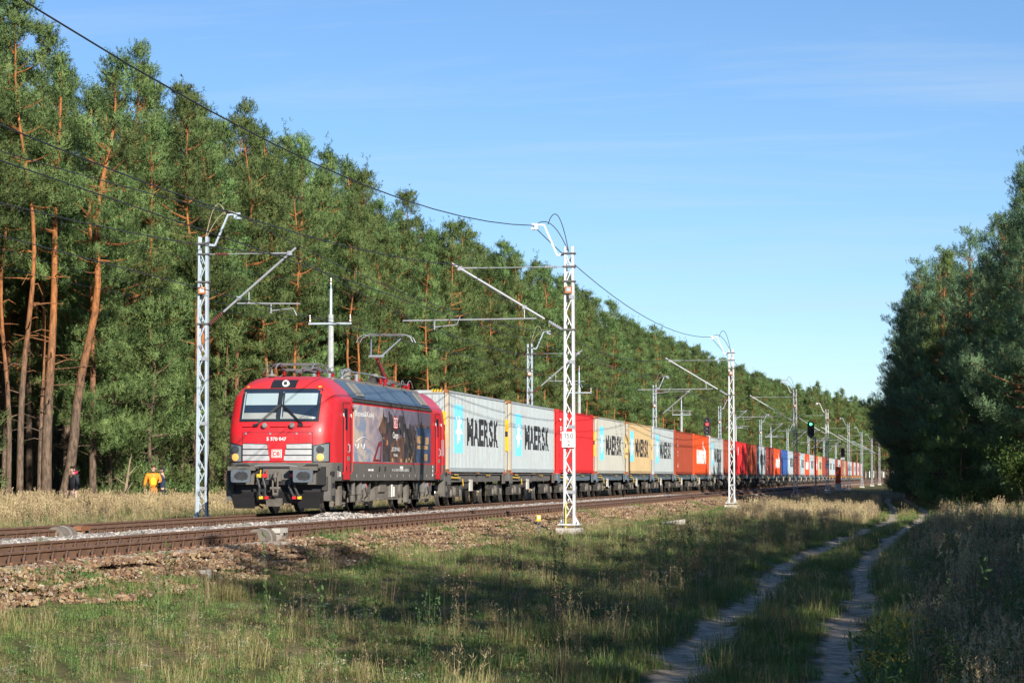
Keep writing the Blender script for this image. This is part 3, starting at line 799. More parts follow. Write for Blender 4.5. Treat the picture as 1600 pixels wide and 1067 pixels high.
def npatch(mb, x0, x1, z0, z1, off, nx_=8, nz_=3, m=0, th=0.02, ztop=None):
    """a slab that follows the nose; ztop(x) may slant its top"""
    i = len(mb.v)
    G = []
    for layer in (off, off - th):
        for a in range(nx_ + 1):
            x = x0 + (x1 - x0) * a / nx_
            zt = ztop(x) if ztop else z1
            for b in range(nz_ + 1):
                z = z0 + (zt - z0) * b / nz_
                mb.v.append((x, nose(x, z) - layer, z))
    N = (nx_ + 1) * (nz_ + 1); w = nz_ + 1
    for a in range(nx_):
        for b in range(nz_):
            p = i + a * w + b
            mb.f.append((p, p + w, p + w + 1, p + 1)); mb.m.append(m)
            mb.f.append((p + N, p + N + 1, p + N + w + 1, p + N + w)); mb.m.append(m)
    def side(seq):
        for p, q in zip(seq[:-1], seq[1:]): mb.f.append((p, q, q + N, p + N)); mb.m.append(m)
    side([i + a * w for a in range(nx_ + 1)]); side([i + a * w + nz_ for a in range(nx_ + 1)])
    side([i + b for b in range(w)]); side([i + nx_ * w + b for b in range(w)])
    return mb
# windscreen: rubber frame, two panes with what is seen behind them
W0, W1 = 2.60, 3.44
npatch(MB(), -1.13, 1.13, W0 - 0.05, W1 + 0.045, 0.012, 10, 5).build('windscreen_frame', M['frame_black'], loco)
for a, b in ((-1.08, -0.03), (0.03, 1.08)):
    p = npatch(MB(), a, b, W0, W1, 0.022, 6, 4).build('windscreen', M['glass'], loco)
    lo, hi = a + 0.08, b - 0.05
    npatch(MB(), lo, hi, 3.02, 3.35, 0.028, 5, 2, th=0.004).build('blind', M['blind'], p)
    npatch(MB(), lo - 0.02, hi + 0.01, W0 + 0.03, W0 + 0.2, 0.028, 5, 2, th=0.004, ztop=lambda x: W0 + (0.2 if a < 0 else 0.24 - 0.16 * (x - a))).build('desk_behind_pane', M['desk'], p)
    e = a + 0.035
    npatch(MB(), e - 0.012, e + 0.022, W0 + 0.03, W1 - 0.05, 0.029, 1, 4, th=0.004).build('pillar_behind_pane', M['blind'], p)
mb = MB(); npatch(mb, 0.94, 1.0, W0 + 0.045, W0 + 0.065, 0.03, 1, 1, th=0.003); npatch(mb, 0.96, 0.98, W0 + 0.025, W0 + 0.085, 0.031, 1, 1, th=0.003)
mb.build('cross_mark', M['print_white'], loco)
# roof marker lamp
lp = npatch(MB(), -0.36, 0.36, 3.5, 3.74, 0.012, 6, 3).build('lamp_panel', M['frame_black'], loco)
yl = nose(0.05, 3.62)
MB().lathe((0.06, yl - 0.06, 3.62), (0, -1, 0.35), [(0.1, -0.06), (0.1, 0.03), (0.085, 0.035)], 16).build('lamp_rim', M['print_white'], lp)
MB().lathe((0.06, yl - 0.1, 3.635), (0, -1, 0.35), [(0.055, 0), (0.05, 0.02), (0.01, 0.03)], 12).build('lens', M['lampdark'], lp)
for x in (-1.03, 1.03):
    mb = MB(); npatch(mb, x - 0.035, x + 0.035, 3.515, 3.56, 0.03, 1, 1, th=0.03); mb.build('clearance_lamp', M['yellow'], loco)
# nose: ledge, hand rails, hatch, grilles
for a, b in ((-1.02, -0.58), (-0.22, 0.3), (0.55, 0.98)):
    pts = [(a, nose(a, 2.43), 2.40), (a + 0.03, nose(a, 2.43) - 0.06, 2.43), (b - 0.03, nose(b, 2.43) - 0.06, 2.43), (b, nose(b, 2.43), 2.46)]
    MB().tube(pts, 0.014, 6).build('handrail', M['red_roof'], loco)
for x in (-0.36, 0.42):
    MB().lathe((x, nose(x, 2.45) - 0.02, 2.43), (0, -1, 0.2), [(0.02, 0), (0.075, 0.02), (0.08, 0.09), (0.05, 0.12)], 10).build('horn', M['vent'], loco)
for x, tx in ((-0.62, -0.02), (0.66, 0.06)):
    mb = MB()
    for o in (0, 0.05): mb.bar((x + o, nose(x, 2.5) - 0.06, 2.48), (tx + o * 1.2, nose(tx, 3.0) - 0.07, 3.02), 0.02, 0.02)
    mb.bar((tx + (-0.04 if x < 0 else 0.05), nose(tx, 2.72) - 0.06, 2.68), (tx + (-0.02 if x < 0 else 0.03), nose(tx, 3.35) - 0.06, 3.38), 0.022, 0.018)
    mb.box((x, nose(x, 2.45) - 0.04, 2.46), (0.13, 0.1, 0.07))
    mb.build('wiper', M['frame_black'], loco)
mb = MB()
for a, b, c, d in ((-1.0, 1.0, 2.245, 2.262), (-1.0, -0.985, 1.42, 2.25), (0.985, 1.0, 1.42, 2.25)):
    npatch(mb, a, b, c, d, 0.004, 6, 3, th=0.01)
mb.build('hatch_seam', M['frame_black'], loco)
for x in (-0.9, -0.2, 0.55, 0.92): MB().box((x, nose(x, 2.22) - 0.012, 2.22), (0.05, 0.02, 0.05)).build('hatch_catch', M['alu'], loco)
for sg in (-1, 1):
    def bd(z): return 0.17 + 0.10 * (z - 1.48) / 0.47
    mb = MB(); i = 0
    xs_ = [sg * 0.2, sg * 0.98]
    npatch(mb, sg * 0.19, sg * 0.985, 1.465, 1.965, 0.006, 6, 4, th=0.02, ztop=lambda x: 1.965 - 0.03 * (1 - abs(x)))
    g = mb.build('grille', M['frame_black'], loco)
    for k in range(3):
        z0 = 1.475 + k * 0.165; a = bd(z0 + 0.06)
        ms = MB(); npatch(ms, sg * (a + 0.02), sg * 0.975, z0, z0 + 0.135, 0.035, 6, 2, th=0.035, ztop=lambda x, z0=z0: z0 + 0.135 - 0.025 * (1 - abs(x)) * (k == 2))
        ms.build('slat', M['silver'], g)
    # wedge beside the emblem
    mw = MB(); i0 = len(mw.v)
    for z, xi in ((1.46, 0.0), (1.46, 0.185), (1.97, 0.285), (1.97, 0.0)): mw.v.append((sg * xi, nose(xi, z) - 0.042, z))
    mw.f.append((0, 1, 2, 3)); mw.m.append(0); mw.build('emblem_wedge', M['red'], loco)
    # headlamps
    hl = npatch(MB(), sg * 1.005, sg * 1.43, 1.43, 1.97, 0.012, 7, 4, ztop=lambda x: 1.90 + 0.22 * (abs(x) - 1.005)).build('headlight', M['frame_black'], loco)
    npatch(MB(), sg * 1.03, sg * 1.405, 1.46, 1.9, 0.02, 6, 4, ztop=lambda x: 1.87 + 0.2 * (abs(x) - 1.03)).build('headlight_glass', M['lampglass'], hl)
    for z, mt, r_ in ((1.78, 'lampdark', 0.095), (1.57, 'amber', 0.085)):
        x = sg * 1.2
        MB().lathe((x, nose(x, z) - 0.008, z), (sg * 0.25, -1, 0), [(r_ + 0.02, 0), (r_ + 0.02, 0.03), (r_, 0.035), (r_ * 0.6, 0.04)], 14).build('lamp', M[mt], hl)
db = MB(); npatch(db, -0.145, 0.145, 1.56, 1.78, 0.052, 2, 2, th=0.01); db = db.build('emblem', M['print_white'], loco)
mb = MB(); yb = nose(0, 1.67) - 0.058
for a, b, c, d in ((-0.13, 0.13, 1.575, 1.592), (-0.13, 0.13, 1.748, 1.765), (-0.13, -0.113, 1.575, 1.765), (0.113, 0.13, 1.575, 1.765)):
    mb.quad((a, yb, c), (b, yb, c), (b, yb, d), (a, yb, d))
text(mb, 'DB', (0, yb - 0.001, 1.612), (1, 0, 0), (0, 0, 1), 0.115, 0.19, 0.035, True)
flat(mb, 'emblem_letters', M['red'], db)
mb = MB(); text(mb, '5 370 047', (-0.02, nose(0.3, 2.08) - 0.012, 2.03), (1, 0, 0), (0, 0, 1), 0.095, 0.56, 0.03, True)
flat(mb, 'running_number', M['print_white'], loco)

# buffer beam, buffers, coupling, hoses, plough
MB().box((0, -8.82, 1.06), (2.72, 0.14, 0.5)).box((0, -8.7, 1.33), (2.3, 0.3, 0.1)).build('buffer_beam', M['black'], loco)
MB().box((0, -8.9, 1.1), (0.75, 0.06, 0.3)).box((0, -8.95, 1.02), (0.3, 0.1, 0.22)).build('coupler_plate', M['under'], loco)
for y, sg in ((-8.87, -1), (8.87, 1)):
    for x in (-0.875, 0.875):
        b = MB().tube([(x, y, 1.05), (x, y + sg * 0.5, 1.05)], [0.19, 0.15], 14).box((x, y + sg * 0.06, 1.05), (0.5, 0.1, 0.46)).build('buffer', M['under'], loco)
        rr_ = [(x + sx * (0.275 - 0.05) + 0.05 * math.cos(a), 1.05 + sz * (0.17 - 0.05) + 0.05 * math.sin(a)) for sx, sz, a0 in ((1, 1, 0), (-1, 1, PI/2), (-1, -1, PI), (1, -1, 1.5*PI)) for a in np.linspace(a0, a0 + PI/2, 4)]
        MB().prism(rr_, lambda u, v, q: (u, q, v), y + sg * 0.5, y + sg * 0.58).build('buffer_head', M['buffer'], b)
        if sg < 0:
            rg = random.Random(int(x * 10)); bl = [(x + 0.02 + 0.21 * math.cos(a) * rg.uniform(0.85, 1.1), 1.055 + 0.125 * math.sin(a) * rg.uniform(0.8, 1.12)) for a in np.linspace(0, 2*PI, 30)[:-1]]
            MB().prism(bl, lambda u, v, q: (u, q, v), y - 0.583, y - 0.581).build('grease_patch', M['grease'], b)
            st = MB().box((x, y - 0.28, 1.285), (0.78, 0.42, 0.06)).box((x, y - 0.46, 1.25), (0.78, 0.05, 0.09)).build('step_plate', M['under'], loco)
            mb = MB(); text(mb, 'SIEMENS' if x < 0 else 'Vectron', (x, y - 0.487, 1.232), (1, 0, 0), (0, 0, 1), 0.042, 0.3, 0.02, True)
            flat(mb, 'plate_letters', M['print_black'], st)
hk = MB().tube([(0.02, -8.9, 1.12), (0.02, -9.12, 1.12), (0.02, -9.2, 1.02), (0.02, -9.12, 0.9)], [0.06, 0.055, 0.05, 0.03], 8)
hk.build('coupling_hook', M['bogie'], loco)
mb = MB()
for dx_ in (-0.07, 0.07): mb.tube([(0.02 + dx_, -9.1, 1.05), (0.02 + dx_, -9.14, 0.75), (0.02 + dx_ * 0.8, -9.1, 0.55)], 0.026, 6)
mb.tube([(-0.12, -9.12, 0.72), (0.16, -9.12, 0.72)], 0.04, 6).tube([(-0.05, -9.1, 0.55), (0.09, -9.1, 0.55)], 0.05, 6)
mb.build('screw_link', M['bogie'], loco)
for k, (x, col, side) in enumerate(((-0.47, 'yellow', -1), (-0.31, 'red', -1), (0.47, 'red', 1), (0.62, 'yellow', 1))):
    h = MB().tube([(x, -8.9, 1.06), (x - 0.03, -9.1, 0.98), (x - 0.05 * side, -9.14, 0.75), (x + 0.02, -9.05, 0.55), (x + 0.06, -9.0, 0.48)], 0.032, 7).build('brake_hose', M['rubber'], loco)
    mt = M['yellow'] if col == 'yellow' else M['red']
    MB().box((x, -8.98, 1.06), (0.12, 0.12, 0.1)).tube([(x + 0.03, -9.02, 1.05), (x + 0.06, -9.04, 1.22)], 0.018, 5).build('cock', mt, h)
    MB().box((x + 0.06, -9.0, 0.46), (0.1, 0.08, 0.08)).build('hose_end', mt, h)
mb = MB().tube([(-0.62, -8.95, 1.28), (-0.58, -9.05, 1.33), (-0.3, -9.08, 1.35), (0.3, -9.08, 1.35), (0.6, -9.05, 1.32), (0.64, -8.95, 1.28)], 0.016, 6)
mb.build('shunter_rail', M['alu'], loco)
mb = MB()
mb.hexa([Vector(p) for p in ((-1.25, -8.7, 0.3), (1.25, -8.7, 0.3), (1.25, -8.6, 0.3), (-1.25, -8.6, 0.3), (-1.3, -8.85, 0.62), (1.3, -8.85, 0.62), (1.3, -8.7, 0.62), (-1.3, -8.7, 0.62))])
mb.box((0, -8.62, 0.72), (2.6, 0.1, 0.2)).build('rail_guard', M['black'], loco)
for x in (-0.95, 0.9):
    MB().hexa([Vector(p) for p in ((x - 0.28, -8.78, 0.16), (x + 0.28, -8.78, 0.16), (x + 0.28, -8.7, 0.16), (x - 0.28, -8.7, 0.16), (x - 0.32, -8.93, 0.46), (x + 0.32, -8.93, 0.46), (x + 0.32, -8.85, 0.46), (x - 0.32, -8.85, 0.46))]).build('guard_plate', M['black'], loco)
MB().box((-0.05, -8.93, 0.33), (0.42, 0.2, 0.17), rx=0.3).build('guard_nose', M['bogie'], loco)
for x in (-1.33, 1.33):
    MB().box((x, -8.55, 0.85), (0.16, 0.42, 0.38)).build('step_box', M['bogie_dark'], loco)
    for y in (-8.45, 8.45):
        mb = MB().box((x * 1.04, y, 0.72), (0.2, 0.5, 0.7)); mb.build('footstep_panel', M['under'], loco)
        for z in (0.45, 0.8, 1.12): MB().box((x * 1.115, y + 0.02, z), (0.045, 0.26, 0.13)).build('foothold', M['black'], loco)

# sides: picture, doors, roof slopes
S = 1.5
mural = MB().box((S + 0.002, -0.165, 2.285), (0.008, 11.61, 1.65)).build('mural_panel', M['mural'], loco)
def mpoly(pts, mt, layer, name):
    mb = MB(); mb.prism(pts, lambda u, v, q: (S + 0.006 + 0.0012 * layer + q, u, v), 0, 0.0008); mb.build(name, mt, mural)
mpoly([(-2.0, 1.48), (-2.0, 2.2), (-2.6, 2.45), (-1.95, 2.88), (-1.9, 3.08), (-1.78, 2.85), (-1.2, 2.8), (-1.15, 3.0), (-1.05, 3.06), (-0.9, 2.95), (-0.55, 2.93), (-0.5, 2.8), (0.4, 2.8), (0.45, 2.95), (1.2, 2.92), (1.25, 2.7), (1.5, 2.68), (1.55, 2.55), (2.0, 2.55), (2.05, 2.7), (2.9, 2.66), (2.95, 2.5), (3.3, 2.5), (3.3, 1.48)], M['mur_dark'], 1, 'print_tower')
mpoly([(-2.6, 2.45), (-1.95, 2.86), (-1.5, 2.7), (-1.5, 2.35), (-2.1, 2.3)], M['mur_brown'], 2, 'print_roof')
mpoly([(-2.62, 2.44), (-1.96, 2.9), (-2.0, 2.8)], M['mur_gold'], 3, 'print_gable')
mpoly([(-3.4, 1.48), (-2.6, 2.05), (-2.1, 2.12), (-2.2, 1.48)], M['mur_red'], 3, 'print_prow')
mpoly([(-3.0, 1.55), (-2.55, 1.92), (-2.3, 1.95), (-2.4, 1.55)], M['mural'], 4, 'print_prow_light')
mpoly([(-1.6, 1.95), (-1.55, 2.35), (-1.35, 2.35), (-1.3, 1.95)], M['mur_red'], 3, 'print_banner')
mpoly([(-0.9, 1.5), (-0.9, 1.95), (0.7, 2.4), (1.2, 2.2), (1.2, 1.5)], M['mur_brown'], 2, 'print_engine')
mpoly([(3.2, 1.5), (3.2, 2.62), (5.58, 2.62), (5.58, 1.5)], M['mur_blue'], 2, 'print_crate')
mpoly([(3.25, 2.62), (3.4, 2.72), (5.0, 2.66), (5.58, 2.78), (5.58, 2.62)], M['mur_brown'], 3, 'print_eave')
for y, z, w, h in ((3.7, 2.22, 0.9, 0.24), (4.95, 2.2, 0.55, 0.24), (4.2, 1.98, 1.8, 0.12), (4.75, 1.66, 0.55, 0.22)):
    mpoly([(y - w/2, z - h/2), (y + w/2, z - h/2), (y + w/2, z + h/2), (y - w/2, z + h/2)], M['mur_gold'], 4, 'print_window')
for y in (-0.7, 0.6, 1.4, 2.2): mpoly([(y, 1.48), (y + 0.35, 1.48), (y + 0.25, 1.6), (y + 0.1, 1.6)], M['mur_gold'], 4, 'print_glow')
lx_ = S + 0.0135
mb = MB()
mb.quad((lx_, -0.42, 2.5), (lx_, 0.22, 2.5), (lx_, 0.22, 2.88), (lx_, -0.42, 2.88)); lg = flat(mb, 'emblem', M['print_white'], mural)
mb = MB(); e = lx_ + 0.001
for a, b, c, d in ((-0.42, 0.22, 2.5, 2.535), (-0.42, 0.22, 2.845, 2.88), (-0.42, -0.37, 2.5, 2.88), (0.17, 0.22, 2.5, 2.88)): mb.quad((e, a, c), (e, b, c), (e, b, d), (e, a, d))
text(mb, 'DB', (e + 0.0005, -0.1, 2.575), (0, 1, 0), (0, 0, 1), 0.23, 0.44, 0.03, True); flat(mb, 'emblem_letters', M['red'], lg)
mb = MB(); text(mb, 'Cargo', (lx_, -0.1, 2.22), (0, 1, 0), (0, 0, 1), 0.19, 0.85, 0.025, True)
flat(mb, 'mural_lettering', M['print_white'], mural)
mb = MB(); text(mb, '„EC170 V4.1', (lx_, -0.1, 1.82), (0, 1, 0), (0, 0, 1), 0.12, 1.25, 0.02, True)
text(mb, 'Kolej', (lx_, -0.1, 1.66), (0, 1, 0), (0, 0, 1), 0.09, 0.55, 0.02, True)
flat(mb, 'mural_lettering', M['print_white'], mural)
mb = MB(); text(mb, 'Biznes&Kolej', (lx_, -5.85, 2.78), (0, 1, 0), (0, 0, 1), 0.16, 2.6, 0.03)
flat(mb, 'mural_lettering', M['print_white'], mural)
rm_ = random.Random(4)
for nm, mt_, cnt, rng_ in (('print_speck', M['mur_brown'], 26, (-2.2, 3.2, 1.55, 2.6)), ('print_speck', M['mur_gold'], 14, (-2.0, 3.0, 1.5, 2.3)), ('print_speck', M['mural'], 16, (-1.8, 5.4, 1.6, 2.7)), ('print_speck', M['mur_blue'], 10, (-0.5, 3.2, 1.6, 2.4))):
    mb = MB()
    for _ in range(cnt):
        y_, z_ = rm_.uniform(rng_[0], rng_[1]), rm_.uniform(rng_[2], rng_[3]); w_, h_ = rm_.uniform(0.03, 0.22), rm_.uniform(0.03, 0.25)
        mb.prism([(y_, z_), (y_ + w_, z_ + rm_.uniform(-0.05, 0.05)), (y_ + w_ * 0.8, z_ + h_), (y_ + 0.1 * w_, z_ + h_ * rm_.uniform(0.6, 1.1))], lambda u, v, q: (S + 0.0122 + q, u, v), 0, 0.0006)
    mb.build(nm, mt_, mural)['kind'] = 'stuff'
mb = MB()
mb.tube([(lx_, -5.6 + 1.9 * q, 2.05 + 0.13 * math.sin(PI * q)) for q in np.linspace(0, 1, 9)], 0.012, 4)
for y in (-5.55, -4.75): mb.tube([(lx_, y - 0.2 * math.cos(PI * q), 1.98 - 0.14 * math.sin(PI * q)) for q in np.linspace(0, 1, 7)], 0.01, 4)
mb.build('mural_swirl', M['print_white'], mural)
for sgn, ys in ((-1, (-7.28, -6.42)), (1, (6.42, 7.28))):
    for sx in (1, -1):
        a, b = ys; x = sx * (S + 0.003)
        dr = MB().box((x, (a + b) / 2, 2.03), (0.012, b - a, 2.16)).build('cab_door', M['red'], loco)
        mb = MB()
        for y in (a, b): mb.box((x, y, 2.0), (0.018, 0.03, 2.2))
        mb.box((x, (a + b) / 2, 3.115), (0.018, b - a, 0.02)).build('door_gap', M['frame_black'], dr)
        MB().box((x + sx * 0.004, (a + b) / 2 - 0.12, 2.65), (0.014, 0.42, 0.62)).build('door_window', M['frame_black'], dr)
        MB().box((x + sx * 0.008, (a + b) / 2 - 0.12, 2.65), (0.014, 0.34, 0.54)).build('window_pane', M['glass'], dr)
        for y in (a - 0.05, b + 0.05):
            MB().tube([(x, y, 2.75), (x + sx * 0.06, y, 2.68), (x + sx * 0.06, y, 1.2), (x, y, 1.1)], 0.016, 6).build('grab_rail', M['red'] if sx > 0 else M['red'], dr)
            MB().box((x + sx * 0.03, y, 2.75), (0.03, 0.03, 0.12), rx=0.5).build('rail_mount', M['print_white'], dr)
        MB().tube([(x + sx * 0.01, b - 0.25, 1.95), (x + sx * 0.05, b - 0.25, 1.92), (x + sx * 0.05, b - 0.25, 1.75), (x + sx * 0.01, b - 0.3, 1.72)], 0.02, 5).build('handle', M['alu'], dr)
        MB().box((x + sx * 0.006, b - 0.2, 1.55), (0.012, 0.3, 0.12)).build('step_plate', M['vent'], dr)
MB().lathe((S + 0.01, -6.12, 3.02), (1, 0, 0), [(0.05, 0), (0.09, 0.06), (0.02, 0.12)], 8).build('side_lamp', M['alu'], loco)
MB().box((S + 0.004, 7.75, 2.0), (0.01, 0.4, 0.55)).build('data_panel', M['blind'], loco)
for k in range(6):
    a, b = -6.0 + 1.95 * k, -6.0 + 1.95 * (k + 1) - 0.03
    at = a - (0.55 if k == 0 else 0)
    for sx in (1, -1):
        mb = MB()
        lo, hi = (sx * 1.462, 3.275), (sx * 1.04, 3.775)
        nx_, nz_ = sx * 0.02, 0.017
        P = [Vector(p) for p in ((lo[0], a, lo[1]), (lo[0], b, lo[1]), (hi[0], b, hi[1]), (hi[0], at, hi[1]))]
        O = Vector((sx * 0.022, 0, 0.018))
        mb.hexa([P[0], P[1], P[2], P[3], P[0] + O, P[1] + O, P[2] + O, P[3] + O])
        rp = mb.build('roof_panel', M['roof_blue'], loco)
        if k in (0, 5) and sx > 0:
            c0 = 0.72 if k == 0 else 0.6
            def onp(y, f): return Vector((lo[0] + (hi[0] - lo[0]) * f + 0.028, y, lo[1] + (hi[1] - lo[1]) * f + 0.023))
            Q = [onp(a + c0, 0.1), onp(a + c0 + 1.0, 0.1), onp(a + c0 + 1.0, 0.9), onp(a + c0, 0.9)]
            MB().hexa(Q + [q + O * 0.8 for q in Q]).build('vent', M['vent'], rp)
            for y in (a + c0 + 0.1, a + c0 + 0.9):
                MB().bar(onp(y, 0.12) + O, onp(y, 0.88) + O, 0.06, 0.03).build('vent_bar', M['vent'], rp)
mb = MB()
for y in np.arange(-5.95, 5.7, 0.29):
    mb.box((S + 0.005, y, 3.2), (0.05, 0.2, 0.05))
mb.box((S - 0.01, -0.15, 3.225), (0.06, 11.7, 0.07)).build('gutter', M['bogie_dark'], loco)
MB().box((0, -0.15, 3.83), (2.0, 12.2, 0.08)).build('roof_deck', M['vent'], loco)
mb = MB()
for y, w, h in ((-4.0, 0.35, 0.06), (-3.6, 0.35, 0.06), (0.6, 0.5, 0.16)): mb.quad((S + 0.004, y, 1.2), (S + 0.004, y + w, 1.2), (S + 0.004, y + w, 1.2 + h), (S + 0.004, y, 1.2 + h))
text(mb, '91 51 5370 047-6 PL-DBCPL', (S + 0.004, -0.6, 1.2), (0, 1, 0), (0, 0, 1), 0.075, 2.6, 0.02)
for y in np.arange(-6.5, 6.6, 0.95): mb.quad((S + 0.004, y, 1.02), (S + 0.004, y + 0.05, 1.02), (S + 0.004, y + 0.05, 1.1), (S + 0.004, y, 1.1))
for k in range(3): mb.quad((S + 0.004, 5.9, 1.05 + 0.13 * k), (S + 0.004, 6.05, 1.05 + 0.13 * k), (S + 0.004, 6.05, 1.14 + 0.13 * k), (S + 0.004, 5.9, 1.14 + 0.13 * k))
mb.quad((S + 0.004, -7.75, 1.03), (S + 0.004, -7.55, 1.03), (S + 0.004, -7.55, 1.17), (S + 0.004, -7.75, 1.17))
mb.quad((S + 0.004, -7.95, 1.0), (S + 0.004, -7.87, 1.0), (S + 0.004, -7.87, 1.2), (S + 0.004, -7.95, 1.2))
flat(mb, 'skirt_marks', M['print_white'], loco)['kind'] = 'stuff'
for y in (-7.85, -6.9, -2.4, -1.6, 2.3): MB().box((S + 0.004, y, 1.27), (0.02, 0.12, 0.14)).build('jacking_hole', M['black'], loco)

# running gear
def wheel_mesh(r, n=24):
    mb = MB().lathe((0, 0, 0), (1, 0, 0), [(r * 0.12, -0.02), (r * 0.2, 0.1), (r * 0.3, 0.1), (r * 0.4, 0.05), (r * 0.78, 0.04), (r * 0.82, 0.07), (r * 0.985, 0.07)], n)
    mb.lathe((0, 0, 0), (1, 0, 0), [(r * 0.985, 0.07), (r, 0.062), (r, -0.05), (r + 0.028, -0.056), (r + 0.02, -0.075), (r * 0.3, -0.075)], n, 1)
    return mb.mesh('wheel', [M['wheel'], M['tread']])
WL = wheel_mesh(0.6)
for cy in (-4.75, 4.75):
    bg_ = thing('bogie', None, None, (0, cy, 0)); bg_.parent = loco
    mb = MB()
    for x in (-1.02, 1.02):
        mb.prism([(-2.15, 0.62), (-2.1, 0.86), (-0.9, 0.86), (-0.6, 0.62), (0.6, 0.62), (0.9, 0.86), (2.1, 0.86), (2.15, 0.62), (1.0, 0.6), (0.7, 0.4), (-0.7, 0.4), (-1.0, 0.6)], lambda u, v, q: (q, u, v), x - 0.09, x + 0.09)
    mb.box((0, 0, 0.6), (2.0, 0.5, 0.3)).build('bogie_frame', M['bogie'], bg_)
    for y in (-1.5, 1.5):
        for x in (-0.75, 0.75):
            w = link('wheel', WL, bg_, (x, y, 0.6))
            if x < 0: w.rotation_euler = (0, 0, PI)
        for x in (-1.05, 1.05):
            sg = 1 if x > 0 else -1
            MB().lathe((x, y, 0.6), (sg, 0, 0), [(0.26, -0.05), (0.26, 0.08), (0.2, 0.13), (0.12, 0.15)], 14).build('axle_box', M['bogie'], bg_)
            for q in (-0.36, 0.36):
                mb = MB()
                for k in range(5): mb.lathe((x * 1.06, y + q, 0.5 + 0.055 * k), (0, 0, 1), [(0.06, 0), (0.11, 0.015), (0.11, 0.035), (0.06, 0.05)], 10)
                mb.build('spring', M['bogie_dark'], bg_)
            MB().tube([(x * 1.08, y - 0.76, 0.3), (x * 1.08, y + 0.75, 0.26)], 0.035, 6).box((x * 1.05, y - 0.72, 0.34), (0.1, 0.12, 0.3)).box((x * 1.05, y + 0.7, 0.24), (0.1, 0.16, 0.12)).build('brake_gear', M['bogie'], bg_)
    for x in (-1.22, 1.22):
        for q in (-0.55, 0.35):
            MB().tube([(x * 1.07, q, 0.92), (x * 1.07, q, 0.52)], [0.1, 0.1], 10).tube([(x * 1.07, q, 0.52), (x * 1.07, q, 0.35)], 0.06, 8).build('damper', M['under'], bg_)
        MB().tube([(x * 1.08, 0.45, 0.7), (x * 1.08, 1.0, 0.76)], 0.085, 10).tube([(x * 1.08, 1.0, 0.76), (x * 1.08, 1.06, 0.765)], 0.09, 10, m=1).build('yaw_damper', [M['alu'], M['red']], bg_)
        MB().box((x * 1.02, -1.95, 0.5), (0.12, 0.3, 0.55)).tube([(x * 1.02, -1.95, 0.35), (x * 0.8, -1.9, 0.14)], 0.03, 6).build('sand_box', M['bogie'], bg_)
        MB().prism([(-0.5, 0.3), (0.55, 0.3), (0.75, 0.75), (-0.35, 0.95)], lambda u, v, q: (q, u, v), x - 0.06, x - 0.02).build('bogie_panel', M['bogie'], bg_)
        MB().box((x, 1.9, 0.55), (0.1, 0.4, 0.5)).build('bogie_panel', M['bogie'], bg_)
        MB().tube([(x * 1.1, -1.3, 0.9), (x * 1.12, -1.2, 0.65), (x * 1.12, -0.95, 0.55), (x * 1.1, -0.7, 0.8)], 0.025, 6).tube([(x * 1.1, 0.9, 0.95), (x * 1.12, 1.2, 0.5), (x * 1.12, 1.6, 0.55), (x * 1.1, 1.75, 0.9)], 0.022, 6).build('cable', M['rubber'], bg_)
MB().box((0, -0.2, 0.62), (2.5, 3.4, 0.6)).box((1.28, -1.0, 0.72), (0.06, 0.9, 0.3)).box((1.27, 0.7, 0.6), (0.05, 1.2, 0.4)).box((1.3, -0.2, 0.36), (0.08, 3.0, 0.06)).build('transformer_box', M['bogie'], loco)
MB().box((1.315, 0.3, 0.6), (0.02, 0.18, 0.38)).box((1.315, 0.62, 0.57), (0.02, 0.12, 0.3)).build('white_plate', M['print_white'], loco)
MB().lathe((1.2, 1.7, 0.68), (1, 0, 0), [(0.3, 0), (0.3, 0.08), (0.22, 0.12), (0.14, 0.13)], 16).build('round_cover', M['bogie'], loco)
for y in (-8.2, 8.25): MB().lathe((1.28, y, 0.55), (1, 0, 0), [(0.22, 0), (0.22, 0.06), (0.1, 0.12)], 14).build('sensor_cover', M['bogie'], loco)

